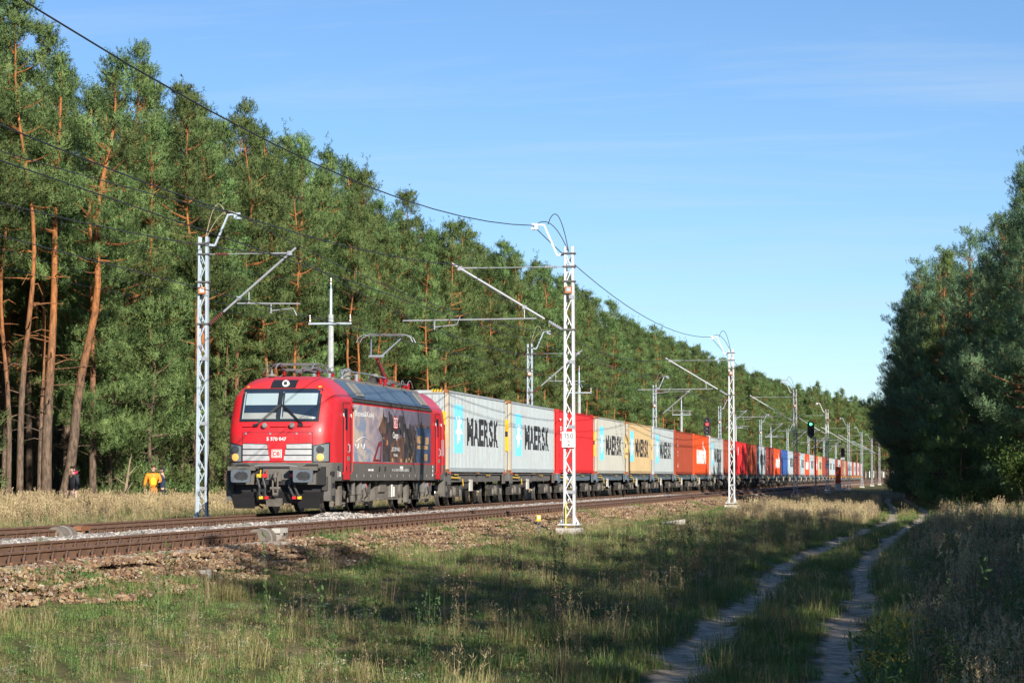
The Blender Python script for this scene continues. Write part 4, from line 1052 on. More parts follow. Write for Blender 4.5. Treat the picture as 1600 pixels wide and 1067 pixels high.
# roof gear and pantographs
def ins(mb, p, h, r=0.07, n=5):
    pr = []
    for k in range(n): pr += [(r * 0.55, h * k / n), (r, h * (k + 0.35) / n), (r * 0.55, h * (k + 0.8) / n)]
    mb.lathe(p, (0, 0, 1), pr, 8)
ZR = 3.87
def panto(cy, raised):
    p = thing('pantograph', None, None, (0, cy, ZR)); p.parent = loco
    mb = MB()
    for x in (-0.5, 0.5):
        for y in (-0.9, 0.9): ins(mb, (x, y, 0), 0.2)
    mb.build('insulator', M['red_insul'], p)
    mb = MB()
    for x in (-0.5, 0.5): mb.bar((x, -1.1, 0.22), (x, 1.1, 0.22), 0.06)
    for y in (-0.95, 0, 0.95): mb.bar((-0.55, y, 0.22), (0.55, y, 0.22), 0.06)
    mb.box((0, 0.6, 0.28), (0.35, 0.4, 0.16)).build('base_frame', M['dark_steel'], p)
    if raised: K, Hd = Vector((0, -1.15, 1.05)), Vector((0, 0.35, 1.80)); F0 = Vector((0, 0.45, 0.28))
    else: K, Hd = Vector((0, 1.5, 0.28)), Vector((0, -1.35, 0.31)); F0 = Vector((0, -0.6, 0.26))
    MB().tube([F0, K], [0.085, 0.06], 8).build('lower_arm', M['red_insul'] if raised else M['dark_steel'], p)
    MB().tube([F0 + Vector((0.1, -0.45, -0.02)), K + Vector((0.08, -0.1, -0.15))], 0.022, 6).build('control_rod', M['dark_steel'], p)
    mb = MB()
    for x in (-1, 1): mb.tube([K + Vector((x * 0.18, 0, 0.03)), Hd + Vector((x * 0.5, 0, -0.08))], [0.032, 0.022], 6)
    mb.tube([K + Vector((-0.25, 0, 0.02)), K + Vector((0.25, 0, 0.02))], 0.045, 6).build('upper_arm', M['alu'] if raised else M['dark_steel'], p)
    mb = MB()
    for y in (-0.25, 0.25):
        c = Hd + Vector((0, y, 0.05))
        mb.bar(c + Vector((-0.55, 0, 0)), c + Vector((0.55, 0, 0)), 0.06, 0.05)
    mb.bar(Hd + Vector((-0.5, -0.25, 0)), Hd + Vector((-0.5, 0.25, 0)), 0.04).bar(Hd + Vector((0.5, -0.25, 0)), Hd + Vector((0.5, 0.25, 0)), 0.04)
    mb.build('contact_strip', M['dark_steel'], p)
    mb = MB()
    for y in (-0.25, 0.25):
        for x in (-1, 1):
            c = Hd + Vector((0, y, 0.05))
            mb.tube([c + Vector((x * 0.55, 0, 0)), c + Vector((x * 0.75, 0, -0.02)), c + Vector((x * 0.88, 0, -0.11)), c + Vector((x * 0.95, 0, -0.26))], 0.014, 5)
    mb.build('horn', M['alu'] if raised else M['dark_steel'], p)
panto(-5.2, False)
panto(5.2, True)
for y, kind in ((-2.9, 'i'), (-2.3, 'b'), (-1.6, 'g'), (-0.9, 'i'), (0.1, 'h'), (1.0, 'i'), (1.7, 'b'), (2.6, 'i'), (3.3, 'i'), (7.0, 'i')):
    mb = MB(); x = 0.45 if kind != 'g' else 0.2
    if kind == 'b': mb.tube([(x, y, ZR), (x, y, ZR + 0.4)], 0.13, 10); mb.build('roof_breaker', M['vent'], loco)
    elif kind == 'h':
        for q in (0, 0.45): mb.lathe((0.75, y + q, ZR + 0.14), (0, -1, 0), [(0.04, -0.25), (0.06, 0), (0.14, 0.14), (0.1, 0.12)], 10)
        mb.build('air_horn', M['bogie_dark'], loco)
    elif kind == 'g': mb.box((x, y, ZR + 0.18), (0.3, 0.35, 0.3)); mb.build('roof_box', pm('green_box', (0.08, 0.2, 0.06), 0.6), loco)
    else:
        for xx in (-0.4, 0.45): ins(mb, (xx, y, ZR), 0.3, 0.08)
        mb.build('roof_insulator', M['red_insul'] if y > 1.5 else M['insul_grey'], loco)
mb = MB()
mb.tube([(0.45, -3.0, ZR + 0.33), (0.45, 1.0, ZR + 0.36), (0.45, 3.4, ZR + 0.34)], 0.02, 6)
for y0, y1, x in ((-7.3, -6.2, 0.6), (-3.9, -2.2, 0.7), (-3.4, -2.0, 0.55), (6.6, 7.6, 0.5), (6.5, 7.2, 0.3), (-7.5, -6.4, -0.4)):
    mb.tube([(x, y0 + (y1 - y0) * q, ZR + 0.05 + 0.33 * math.sin(PI * (0.15 + 0.75 * q))) for q in np.linspace(0, 1, 8)], 0.014, 5)
mb.build('roof_cable', M['alu'], loco)
mb = MB()
for y in (-7.35, 7.4): mb.lathe((0.1 if y > 0 else -0.55, y, 3.86), (0, 0, 1), [(0.12, 0), (0.03, 0.1), (0.015, 0.2)], 8)
mb.build('aerial', M['vent'], loco)

# ------------------------------------------------------------------ wagons
M['wag_grey'] = pm('worn_wagon_grey', (0.12, 0.115, 0.11), 0.75, 0, 0.2, 3, dirt=(0.2, 0.12, 0.07), dirt_amt=0.4)
M['wag_blue'] = pm('wagon_blue_grey', (0.115, 0.155, 0.19), 0.65, 0, 0.15, 3, dirt=(0.13, 0.1, 0.08), dirt_amt=0.3)
M['wag_orange'] = pm('wagon_orange', (0.42, 0.16, 0.02), 0.65, 0, 0.15, 3, dirt=(0.2, 0.1, 0.05), dirt_amt=0.3)
WS = wheel_mesh(0.45, 18)
PITCH = 13.511
def wagon(mt, end_mat, label, group):
    t = thing('container_wagon', label, 'wagon', (0, 0, 0), group=group)
    mb = MB()
    for x in (-1.08, 1.08):
        mb.box((x, 6.1, 1.13), (0.16, 12.9, 0.035)).box((x, 6.1, 0.86), (0.14, 9.5, 0.03)).box((x, 6.1, 1.0), (0.025, 12.9, 0.25))
    for y in (-0.2, 1.6, 4.2, 8.0, 10.3, 12.4): mb.box((0, y, 1.02), (2.14, 0.16, 0.2))
    mb.box((0, 6.1, 1.0), (0.4, 12.6, 0.22)).build('frame', mt, t)
    for y in (0.05, 6.1, 12.05):
        for x in (-1.15, 1.15): MB().box((x, y, 1.155), (0.22, 0.24, 0.036)).build('spigot_plate', M['clip_pad'], t)
    for y in (-0.32, 12.5):
        MB().box((0, y, 1.02), (2.5, 0.1, 0.32)).build('headstock', mt, t)
        for x in (-0.875, 0.875):
            sg = -1 if y < 0 else 1
            b = MB().tube([(x, y, 1.05), (x, y + sg * 0.3, 1.05)], 0.12, 8).build('buffer', M['bogie_dark'], t)
            MB().box((x, y + sg * 0.31, 1.05), (0.5, 0.04, 0.36)).build('buffer_head', M['wheel'], b)
    for y in (0.25, 11.9):
        MB().box((1.2, y, 0.95), (0.03, 0.62, 0.38)).build('end_plate', end_mat, t)
        MB().box((1.215, y + 0.1, 1.16), (0.07, 0.12, 0.07)).build('tail_lamp', M['red'], t)
    MB().tube([(0.9, 3.6, 0.72), (0.9, 4.7, 0.72)], 0.2, 10).tube([(0.7, 6.2, 0.78), (0.7, 7.4, 0.78)], 0.17, 10).build('air_tank', M['bogie_dark'], t)
    MB().box((1.14, 4.9, 0.72), (0.06, 0.5, 0.42)).build('brake_panel', M['concrete'], t)
    MB().tube([(1.18, 3.0, 0.95), (1.2, 3.05, 0.7)], 0.016, 5).tube([(1.16, 0.7, 1.0), (1.16, 2.6, 0.98)], 0.03, 5).box((1.165, 8.6, 1.08), (0.02, 0.9, 0.025)).box((1.165, 1.9, 1.1), (0.02, 0.7, 0.025)).build('yellow_handle', M['yellow'], t)
    for cy in (1.6, 10.35):
        b = thing('bogie', None, None, (0, cy, 0)); b.parent = t
        mb = MB()
        for x in (-1.0, 1.0):
            mb.prism([(-1.25, 0.55), (-1.2, 0.72), (-0.4, 0.7), (-0.3, 0.5), (0.3, 0.5), (0.4, 0.7), (1.2, 0.72), (1.25, 0.55), (0.55, 0.46), (0.45, 0.34), (-0.45, 0.34), (-0.55, 0.46)], lambda u, v, q: (q, u, v), x - 0.06, x + 0.06)
        mb.box((0, 0, 0.62), (2.0, 0.34, 0.22)).build('bogie_frame', M['bogie_dark'], b)
        for y in (-0.9, 0.9):
            for x in (-0.75, 0.75):
                w = link('wheel', WS, b, (x, y, 0.45))
                if x < 0: w.rotation_euler = (0, 0, PI)
            for x in (-1.08, 1.08):
                mb = MB()
                for k in range(6): mb.box((x, y + (0.27 if y > 0 else -0.27), 0.34 + 0.05 * k), (0.2, 0.34, 0.032))
                for k in range(6): mb.box((x, y - (0.27 if y > 0 else -0.27), 0.34 + 0.05 * k), (0.2, 0.26, 0.032))
                mb.build('spring', M['bogie_dark'], b)
                MB().lathe((x, y, 0.45), (1 if x > 0 else -1, 0, 0), [(0.15, -0.05), (0.15, 0.1), (0.11, 0.14), (0.05, 0.15)], 10).build('axle_box', M['bogie'], b)
        for x in (-1.1, 1.1): MB().tube([(x, -0.3, 0.55), (x, 0.32, 0.62)], 0.045, 6).lathe((x, 0, 0.5), (1 if x > 0 else -1, 0, 0), [(0.18, 0), (0.17, 0.06), (0.08, 0.09)], 10).build('friction_cover', M['bogie'], b)
    return t

# ------------------------------------------------------------------ containers
RUST = (0.27, 0.105, 0.035)
CC = {
 'grey': pm('container_pale_grey', (0.40, 0.46, 0.485), 0.5, 0, 0.06, 1.2, dirt=(0.31, 0.23, 0.155), dirt_amt=0.35, streak=0.5),
 'greyr': pm('container_grey_stained', (0.43, 0.44, 0.40), 0.55, 0, 0.06, 1.2, dirt=(0.40, 0.27, 0.13), dirt_amt=0.2, streak=0.4),
 'tan': pm('container_yellowed', (0.50, 0.39, 0.22), 0.6, 0, 0.1, 1.2, dirt=(0.42, 0.20, 0.07), dirt_amt=0.45, streak=0.5),
 'red': pm('container_red', (0.66, 0.022, 0.028), 0.45, 0, 0.06, 1.2, dirt=(0.4, 0.06, 0.045), dirt_amt=0.25, streak=0.4),
 'brown': pm('container_brown_red', (0.33, 0.055, 0.025), 0.55, 0, 0.08, 1.2, dirt=(0.22, 0.09, 0.05), dirt_amt=0.35, streak=0.5),
 'maroon': pm('container_maroon', (0.26, 0.045, 0.035), 0.55, 0, 0.08, 1.2, dirt=(0.2, 0.08, 0.05), dirt_amt=0.2, streak=0.2),
 'orange': pm('container_orange_red', (0.62, 0.075, 0.015), 0.45, 0, 0.06, 1.2, dirt=(0.42, 0.13, 0.06), dirt_amt=0.3, streak=0.4),
 'blue': pm('container_blue', (0.03, 0.10, 0.36), 0.45, 0, 0.06, 1.2, dirt=(0.15, 0.15, 0.2), dirt_amt=0.15, streak=0.2),
}
M['post_rust'] = pm('rust_streaked_post', (0.50, 0.47, 0.38), 0.6, 0, 0.1, 2, dirt=(0.40, 0.19, 0.06), dirt_amt=0.5, streak=0.7)
M['rust'] = pm('rusted_steel', RUST, 0.85, 0, 0.35, 6, bump=0.3)
M['sky_blue'] = pm('pale_blue_print', (0.16, 0.58, 0.85), 0.5, 0, 0.05, 2)
M['label_yellow'] = pm('yellow_label', (0.80, 0.45, 0.02), 0.5, 0, 0.05, 3)
CL, CWd, CH = 12.192, 1.219, 2.883
P0, PER = 0.32, 0.278
BRK = []
y = P0
while y < CL - 0.32:
    for dy_, x in ((0, 0), (0.105, 0), (0.139, 1), (0.244, 1)):
        if y + dy_ < CL - 0.3: BRK.append((y + dy_, -0.036 * x))
    y += PER
BRK.append((BRK[-1][0] + 0.034, 0.0)); 
by = [b[0] for b in BRK]; bx = [b[1] for b in BRK]
XF = CWd - 0.012
def corr(y): return XF + float(np.interp(y, by, bx))
def side_mesh(mat, sgn=1):
    mb = MB(); Y = [0.16] + by + [CL - 0.16]
    for yy in Y: mb.v += [(sgn * corr(yy), yy, 0.17), (sgn * corr(yy), yy, CH - 0.09)]
    for k in range(len(Y) - 1): mb.f.append((2*k, 2*k+2, 2*k+3, 2*k+1)); mb.m.append(0)
    me = bpy.data.meshes.new('side_panel'); me.from_pydata(mb.v, [], mb.f if sgn > 0 else [tuple(reversed(f)) for f in mb.f]); me.materials.append(mat); return me
def on_side(draw, off, mat, name):
    """flat print drawn in (y, z), pressed onto the corrugated wall"""
    mb = MB(); draw(mb)
    me = bpy.data.meshes.new(name); me.from_pydata([(0, p[0], p[1]) for p in mb.v], [], mb.f)
    bm = bmesh.new(); bm.from_mesh(me)
    lo = min(p[0] for p in mb.v); hi = max(p[0] for p in mb.v)
    for yy in by:
        if lo < yy < hi: bmesh.ops.bisect_plane(bm, geom=bm.verts[:] + bm.edges[:] + bm.faces[:], plane_co=(0, yy, 0), plane_no=(0, 1, 0), dist=1e-5)
    for v_ in bm.verts: v_.co.x = corr(v_.co.y) + off
    bm.to_mesh(me); bm.free(); me.materials.append(mat)
    return me
class P2:
    def __init__(s, mb): s.mb = mb
    def rect(s, a, b, c, d): s.mb.quad((a, c), (b, c), (b, d), (a, d))
def tx2(mb, st, y, z, h, w=None, bold=0.0):
    V, F = text2d(st, bold); sx = h if w is None else w / V[:, 0].max(); i = len(mb.v)
    mb.v += [(y + p[0] * sx, z + p[1] * h) for p in V]
    for f in F: mb.f.append(tuple(i + k for k in f)); mb.m.append(0)
def vert_text(mb, st, y, z, h):
    for k, ch in enumerate(st):
        if ch != ' ': tx2(mb, ch, y, z - k * h * 1.25, h, h * 0.75, 0.02)
def d_square(mb): P2(mb).rect(1.35, 3.0, 0.69, 2.40)
def d_star(mb):
    c = (2.18, 1.55)
    for k in range(7):
        a = PI / 2 + 2 * PI * k / 7; b1, b2 = a + PI / 7, a - PI / 7
        mb.quad(c, (c[0] + 0.29 * math.cos(b2), c[1] + 0.29 * math.sin(b2)), (c[0] + 0.72 * math.cos(a), c[1] + 0.72 * math.sin(a)), (c[0] + 0.29 * math.cos(b1), c[1] + 0.29 * math.sin(b1)))
def d_word(mb):
    y = 3.75
    for ch, w in (('M', 1.3), ('A', 1.15), ('E', 0.92), ('R', 1.05), ('S', 0.98), ('K', 1.05)):
        tx2(mb, ch, y, 1.03, 0.98, w, 0.04); y += w + 0.09
def d_code(mb): vert_text(mb, 'MSKU', 11.05, 2.5, 0.1); vert_text(mb, '370', 11.35, 2.45, 0.1)
def d_ham(mb):
    tx2(mb, 'HAMBURG SÜD', 2.2, 0.85, 0.92, 7.6, 0.06)
    mb.quad((7.2, 1.85), (7.5, 1.85), (7.5, 2.35), (7.2, 2.45)); mb.quad((7.6, 1.95), (8.2, 1.8), (8.2, 1.95), (7.6, 2.15))
def d_vert(mb): vert_text(mb, 'TRLU 847 21', 1.6, 2.35, 0.15)
def d_redmark(mb):
    tx2(mb, 'Y', 0.55, 2.2, 0.28, 0.4, 0.05); tx2(mb, '31', 0.75, 1.83, 0.3, 0.6, 0.05); tx2(mb, 'Ł', 0.6, 1.5, 0.26, 0.3, 0.05)
def d_one(mb): tx2(mb, '1', 1.6, 1.8, 0.6, 0.4, 0.08)
def d_small(mb): vert_text(mb, 'UETU 54', 2.0, 2.3, 0.17)
def d_lbl(mb): P2(mb).rect(10.9, 11.05, 1.28, 1.5)
PR = {'sq': on_side(d_square, 0.002, M['sky_blue'], 'logo_square'), 'star': on_side(d_star, 0.004, M['print_white'], 'star'), 'word': on_side(d_word, 0.002, M['print_black'], 'lettering'),
      'code': on_side(d_code, 0.002, M['print_black'], 'code'), 'ham': on_side(d_ham, 0.002, M['print_white'], 'lettering'), 'vert': on_side(d_vert, 0.002, M['print_white'], 'code'),
      'rm': on_side(d_redmark, 0.002, M['print_white'], 'mark'), 'one': on_side(d_one, 0.002, M['print_white'], 'mark'), 'sm': on_side(d_small, 0.002, M['print_white'], 'code'), 'lbl': on_side(d_lbl, 0.002, M['label_yellow'], 'label')}
STYLE = {'maersk': ('sq', 'star', 'word', 'code', 'lbl'), 'ham': ('ham',), 'vert': ('vert', 'lbl'), 'red': ('rm',), 'one': ('one',), 'small': ('sm',), 'plain': ()}
castm = {}
def container(col, style, label, rusty):
    t = thing('shipping_container', label, 'container', (0, 0, 0))
    mt = CC[col]; pmx = M['post_rust'] if rusty else mt; cm = M['rust'] if rusty else mt
    sp = link('side_panel', side_mesh(mt), t); link('side_panel', side_mesh(mt, -1), t)
    mb = MB()
    for k in range(9):
        x = -1.0 + k * 0.245; mb.box((x, 0.05, CH / 2), (0.13, 0.05, CH - 0.3)); mb.box((x + 0.12, 0.075, CH / 2), (0.12, 0.05, CH - 0.3))
    mb.build('end_panel', mt, t)
    MB().box((0, CL - 0.06, CH / 2), (2.2, 0.05, CH - 0.3)).build('door_panel', mt, t)
    MB().box((0, CL / 2, CH - 0.05), (2.36, CL - 0.3, 0.03)).build('roof_panel', mt, t)
    for x in (-1, 1):
        for y in (0.08, CL - 0.08):
            MB().box((x * (CWd - 0.06), y, CH / 2), (0.12, 0.16, CH - 0.23)).build('corner_post', pmx, t)
            for z in (0.059, CH - 0.059):
                MB().box((x * (CWd - 0.08), y + (0.008 if y < 1 else -0.008), z), (0.17, 0.185, 0.125)).build('corner_casting', cm, t)
        MB().box((x * (CWd - 0.03), CL / 2, 0.1), (0.055, CL - 0.34, 0.15)).build('bottom_rail', mt, t)
        MB().box((x * (CWd - 0.03), CL / 2, CH - 0.06), (0.07, CL - 0.34, 0.07)).build('top_rail', mt, t)
    for y in (0.06, CL - 0.06):
        MB().box((0, y, CH - 0.07), (2.1, 0.1, 0.11)).box((0, y, 0.08), (2.1, 0.1, 0.14)).build('end_rail', mt, t)
    for k in STYLE[style]: link(PR[k].name.split('.')[0], PR[k], t)
    if style == 'maersk':
        pl = MB().box((CWd + 0.003, 0.08, 1.5), (0.004, 0.1, 1.25)).build('height_label', M['label_yellow'], t)
        MB().box((1.05, -0.003, 1.5), (0.17, 0.004, 1.25)).build('height_label', M['label_yellow'], t)
        mb = MB(); mb.box((1.05, -0.006, 1.55), (0.12, 0.002, 0.22)).build('label_print', M['print_black'], pl)
        hz = MB().box((0.82, 0.005, CH - 0.04), (0.4, 0.012, 0.09)).build('hazard_strip', M['label_yellow'], t)
        mb = MB()
        for q in range(4): mb.prism([(0.66 + q * 0.1, -0.04), (0.70 + q * 0.1, -0.04), (0.74 + q * 0.1, 0.04), (0.70 + q * 0.1, 0.04)], lambda u, v, w: (u, w, CH - 0.04 + v), -0.004, -0.002)
        mb.build('hazard_stripe', M['print_black'], hz)
    return t
SC0 = 88.63 + 0.15
names = {'grey': 'pale grey', 'greyr': 'stained grey', 'tan': 'rust streaked tan', 'red': 'bright red', 'brown': 'brown red', 'maroon': 'maroon', 'orange': 'orange red', 'blue': 'blue'}
SEQ = [('grey', 'maersk'), ('grey', 'maersk'), ('red', 'red'), ('greyr', 'maersk'), ('tan', 'maersk'), ('grey', 'maersk'), ('brown', 'vert'), ('orange', 'ham'), ('grey', 'maersk'), ('brown', 'small'), ('red', 'one'), ('brown', 'small'),
       ('grey', 'maersk'), ('maroon', 'vert'), ('orange', 'ham'), ('blue', 'small'), ('grey', 'maersk'), ('brown', 'plain'), ('grey', 'maersk'), ('orange', 'ham'), ('grey', 'maersk'), ('orange', 'ham'), ('tan', 'maersk'), ('brown', 'plain'), ('maroon', 'plain'),
       ('greyr', 'maersk'), ('grey', 'maersk'), ('maroon', 'plain'), ('greyr', 'maersk'), ('brown', 'small'), ('tan', 'plain'), ('brown', 'plain'), ('grey', 'maersk'), ('grey', 'maersk'), ('brown', 'plain'), ('greyr', 'maersk'), ('maroon', 'plain'), ('grey', 'maersk'), ('brown', 'plain'), ('grey', 'plain')]
CLAB = ['pale grey star container coupled right behind the engine', 'second pale grey star container, just left of the bright red one', 'bright red container with white marks behind the 150 2 plate mast',
        'rust stained grey star container right of the bright red one', 'rust streaked tan container with star square and heavily rusted front post', 'pale grey star container between the tan one and a brown one', 'brown red container with a column of white letters next to the lettered orange one',
        'orange red container with large white lettering, first of its kind in the train', 'pale grey star container under the red signal head', 'brown red container half hidden by the second white mast', 'bright red container with one white mark, partly in tree shadow', 'brown red container with its left half in deep tree shadow',
        'pale grey star container crossed by dark tree shadows, before a maroon one', 'maroon container with white letters left of the second lettered orange one', 'orange red container with white lettering touching the blue one', 'blue container with white letters, the only blue one',
        'pale grey star container just right of the blue one', 'brown red container behind the shaded grey mast', 'shaded grey star container left of the third lettered orange one', 'orange red container with white lettering, third of its kind', 'grey star container between two lettered orange ones, far back',
        'orange red container with white lettering, fourth and farthest of its kind', 'tan star container far back, left of the mast with the small plate', 'brown red container far back next to the far tan one', 'maroon container behind the white mast with small plate',
        'stained grey star container, first of two side by side far back', 'pale grey star container, second of two side by side far back', 'maroon container behind the orange red cabinet', 'stained grey star container behind the dark signal head']
UND = ['bright red container in tree shadow', 'brown container half in deep tree shadow', 'shaded grey star container before a maroon one', 'first maroon container', 'second lettered orange container, left of the blue one', 'blue container', 'grey star container right of the blue one',
       'brown container behind the shaded grey mast', 'grey star container left of the third lettered orange one', 'third lettered orange container', 'grey star container between two lettered orange ones', 'fourth lettered orange container', 'far tan star container', 'brown container beside the far tan one',
       'maroon container behind the white mast with small plate', 'first of two star containers side by side far back', 'second of two star containers side by side far back', 'maroon container behind the orange red cabinet', 'stained grey container behind the dark signal head']
cproto = {}; wproto = {}
FARG = 'distant containers at the tail of the train'
for n, (col, style) in enumerate(SEQ):
    y0 = SC0 + n * PITCH
    rusty = col in ('tan', 'greyr') or n in (0, 1)
    key = (col, style, rusty)
    lab = CLAB[n] if n < len(CLAB) else 'distant %s container near the tail of the train' % names[col]
    if key not in cproto:
        c = container(col, style, lab, rusty); cproto[key] = c
        c.location = (-TL, y0, 1.178)
        KIDS[c.name] = [o for o in bpy.data.objects if o.parent is c]
        if n >= len(CLAB): c['group'] = FARG
    else:
        c = dup(cproto[key], (-TL, y0, 1.178), 0, lab, FARG if n >= len(CLAB) else None)
        if n < len(CLAB) and 'group' in c: del c['group']
    wk = 'grey' if n < 2 else ('blue' if n < 24 else 'orange')
    wl = 'container wagon under the %s' % (lab[:1].lower() + lab[1:])
    short = ['dark grey wagon right behind the engine', 'dark grey wagon just before the bright red container', 'blue grey wagon under the red container behind the 150 2 plate', 'blue grey wagon under the stained grey star container', 'blue grey wagon under the rust streaked tan container', 'blue grey wagon left of the brown lettered container', 'blue grey wagon under the column lettered brown container', 'blue grey wagon under the first orange lettered container', 'blue grey wagon below the red signal head', 'blue grey wagon behind the second white mast']
    wl, wg = (short[n], None) if n < len(short) else (('%s wagon under the %s' % ('blue grey' if wk == 'blue' else 'orange framed', UND[n - len(short)]), None) if n - len(short) < len(UND) else ('orange framed container wagon at the far end of the train', 'wagons at the far end of the train'))
    if wk not in wproto:
        w = wagon(M['wag_' + wk], M['wag_' + wk], wl, wg); wproto[wk] = w; KIDS[w.name] = [o for o in bpy.data.objects if o.parent is w]
        w.location = (-TL, y0, 0)
        if wg is None and 'group' in w: del w['group']
    else:
        w = dup(wproto[wk], (-TL, y0, 0), 0, wl, wg)
        if wg is None and 'group' in w: del w['group']
# ------------------------------------------------------------------ pines
def bark_mat():
    m = bpy.data.materials.new('scots_pine_bark'); m.use_nodes = True
    n = m.node_tree.nodes; l = m.node_tree.links; b = n['Principled BSDF']; b.inputs['Roughness'].default_value = 0.85; b.inputs['Specular IOR Level'].default_value = 0.2
    t = n.new('ShaderNodeTexCoord'); s = n.new('ShaderNodeSeparateXYZ'); l.new(t.outputs['Object'], s.inputs[0])
    mp = n.new('ShaderNodeMapping'); mp.inputs['Scale'].default_value = (5, 5, 1.3); l.new(t.outputs['Object'], mp.inputs[0])
    q = n.new('ShaderNodeTexNoise'); q.inputs['Scale'].default_value = 2.2; q.inputs['Detail'].default_value = 7; q.inputs['Roughness'].default_value = 0.7
    l.new(mp.outputs[0], q.inputs['Vector'])
    a = n.new('ShaderNodeMath'); a.operation = 'MULTIPLY_ADD'; a.inputs[1].default_value = 6.0; l.new(q.outputs['Fac'], a.inputs[0]); l.new(s.outputs['Z'], a.inputs[2])
    k = n.new('ShaderNodeMapRange'); k.inputs[1].default_value = 7.2; k.inputs[2].default_value = 11.5; l.new(a.outputs[0], k.inputs[0])
    lo = n.new('ShaderNodeValToRGB'); lo.color_ramp.elements[0].position = 0.35; lo.color_ramp.elements[0].color = (0.05, 0.037, 0.028, 1); lo.color_ramp.elements[1].position = 0.68; lo.color_ramp.elements[1].color = (0.23, 0.165, 0.12, 1)
    hi = n.new('ShaderNodeValToRGB'); hi.color_ramp.elements[0].position = 0.33; hi.color_ramp.elements[0].color = (0.15, 0.062, 0.026, 1); hi.color_ramp.elements[1].position = 0.62; hi.color_ramp.elements[1].color = (0.44, 0.18, 0.066, 1)
    l.new(q.outputs['Fac'], lo.inputs[0]); l.new(q.outputs['Fac'], hi.inputs[0])
    x = n.new('ShaderNodeMix'); x.data_type = 'RGBA'; l.new(k.outputs[0], x.inputs['Factor']); l.new(lo.outputs[0], x.inputs['A']); l.new(hi.outputs[0], x.inputs['B'])
    l.new(x.outputs['Result'], b.inputs['Base Color'])
    bp = n.new('ShaderNodeBump'); bp.inputs['Strength'].default_value = 0.7; bp.inputs['Distance'].default_value = 0.04; l.new(q.outputs['Fac'], bp.inputs['Height']); l.new(bp.outputs[0], b.inputs['Normal'])
    return m
M['bark'] = bark_mat()
M['needles_blue'] = leafmat('blue_green_needles', (0.05, 0.115, 0.06), (0.25, 0.37, 0.19), 0.2, 0.6, 0.2, 0.015, 0.1)
M['deadwood'] = pm('bleached_dead_wood', (0.30, 0.23, 0.16), 0.85, 0, 0.3, 5)
M['needles'] = leafmat('pine_needles', (0.036, 0.075, 0.026), (0.235, 0.318, 0.112), 0.18, 0.6, 0.25, 0.02, 0.1)
M['leaf_green'] = leafmat('broad_leaves', (0.05, 0.10, 0.02), (0.12, 0.21, 0.05), 0.35, 0.5, 0.2)

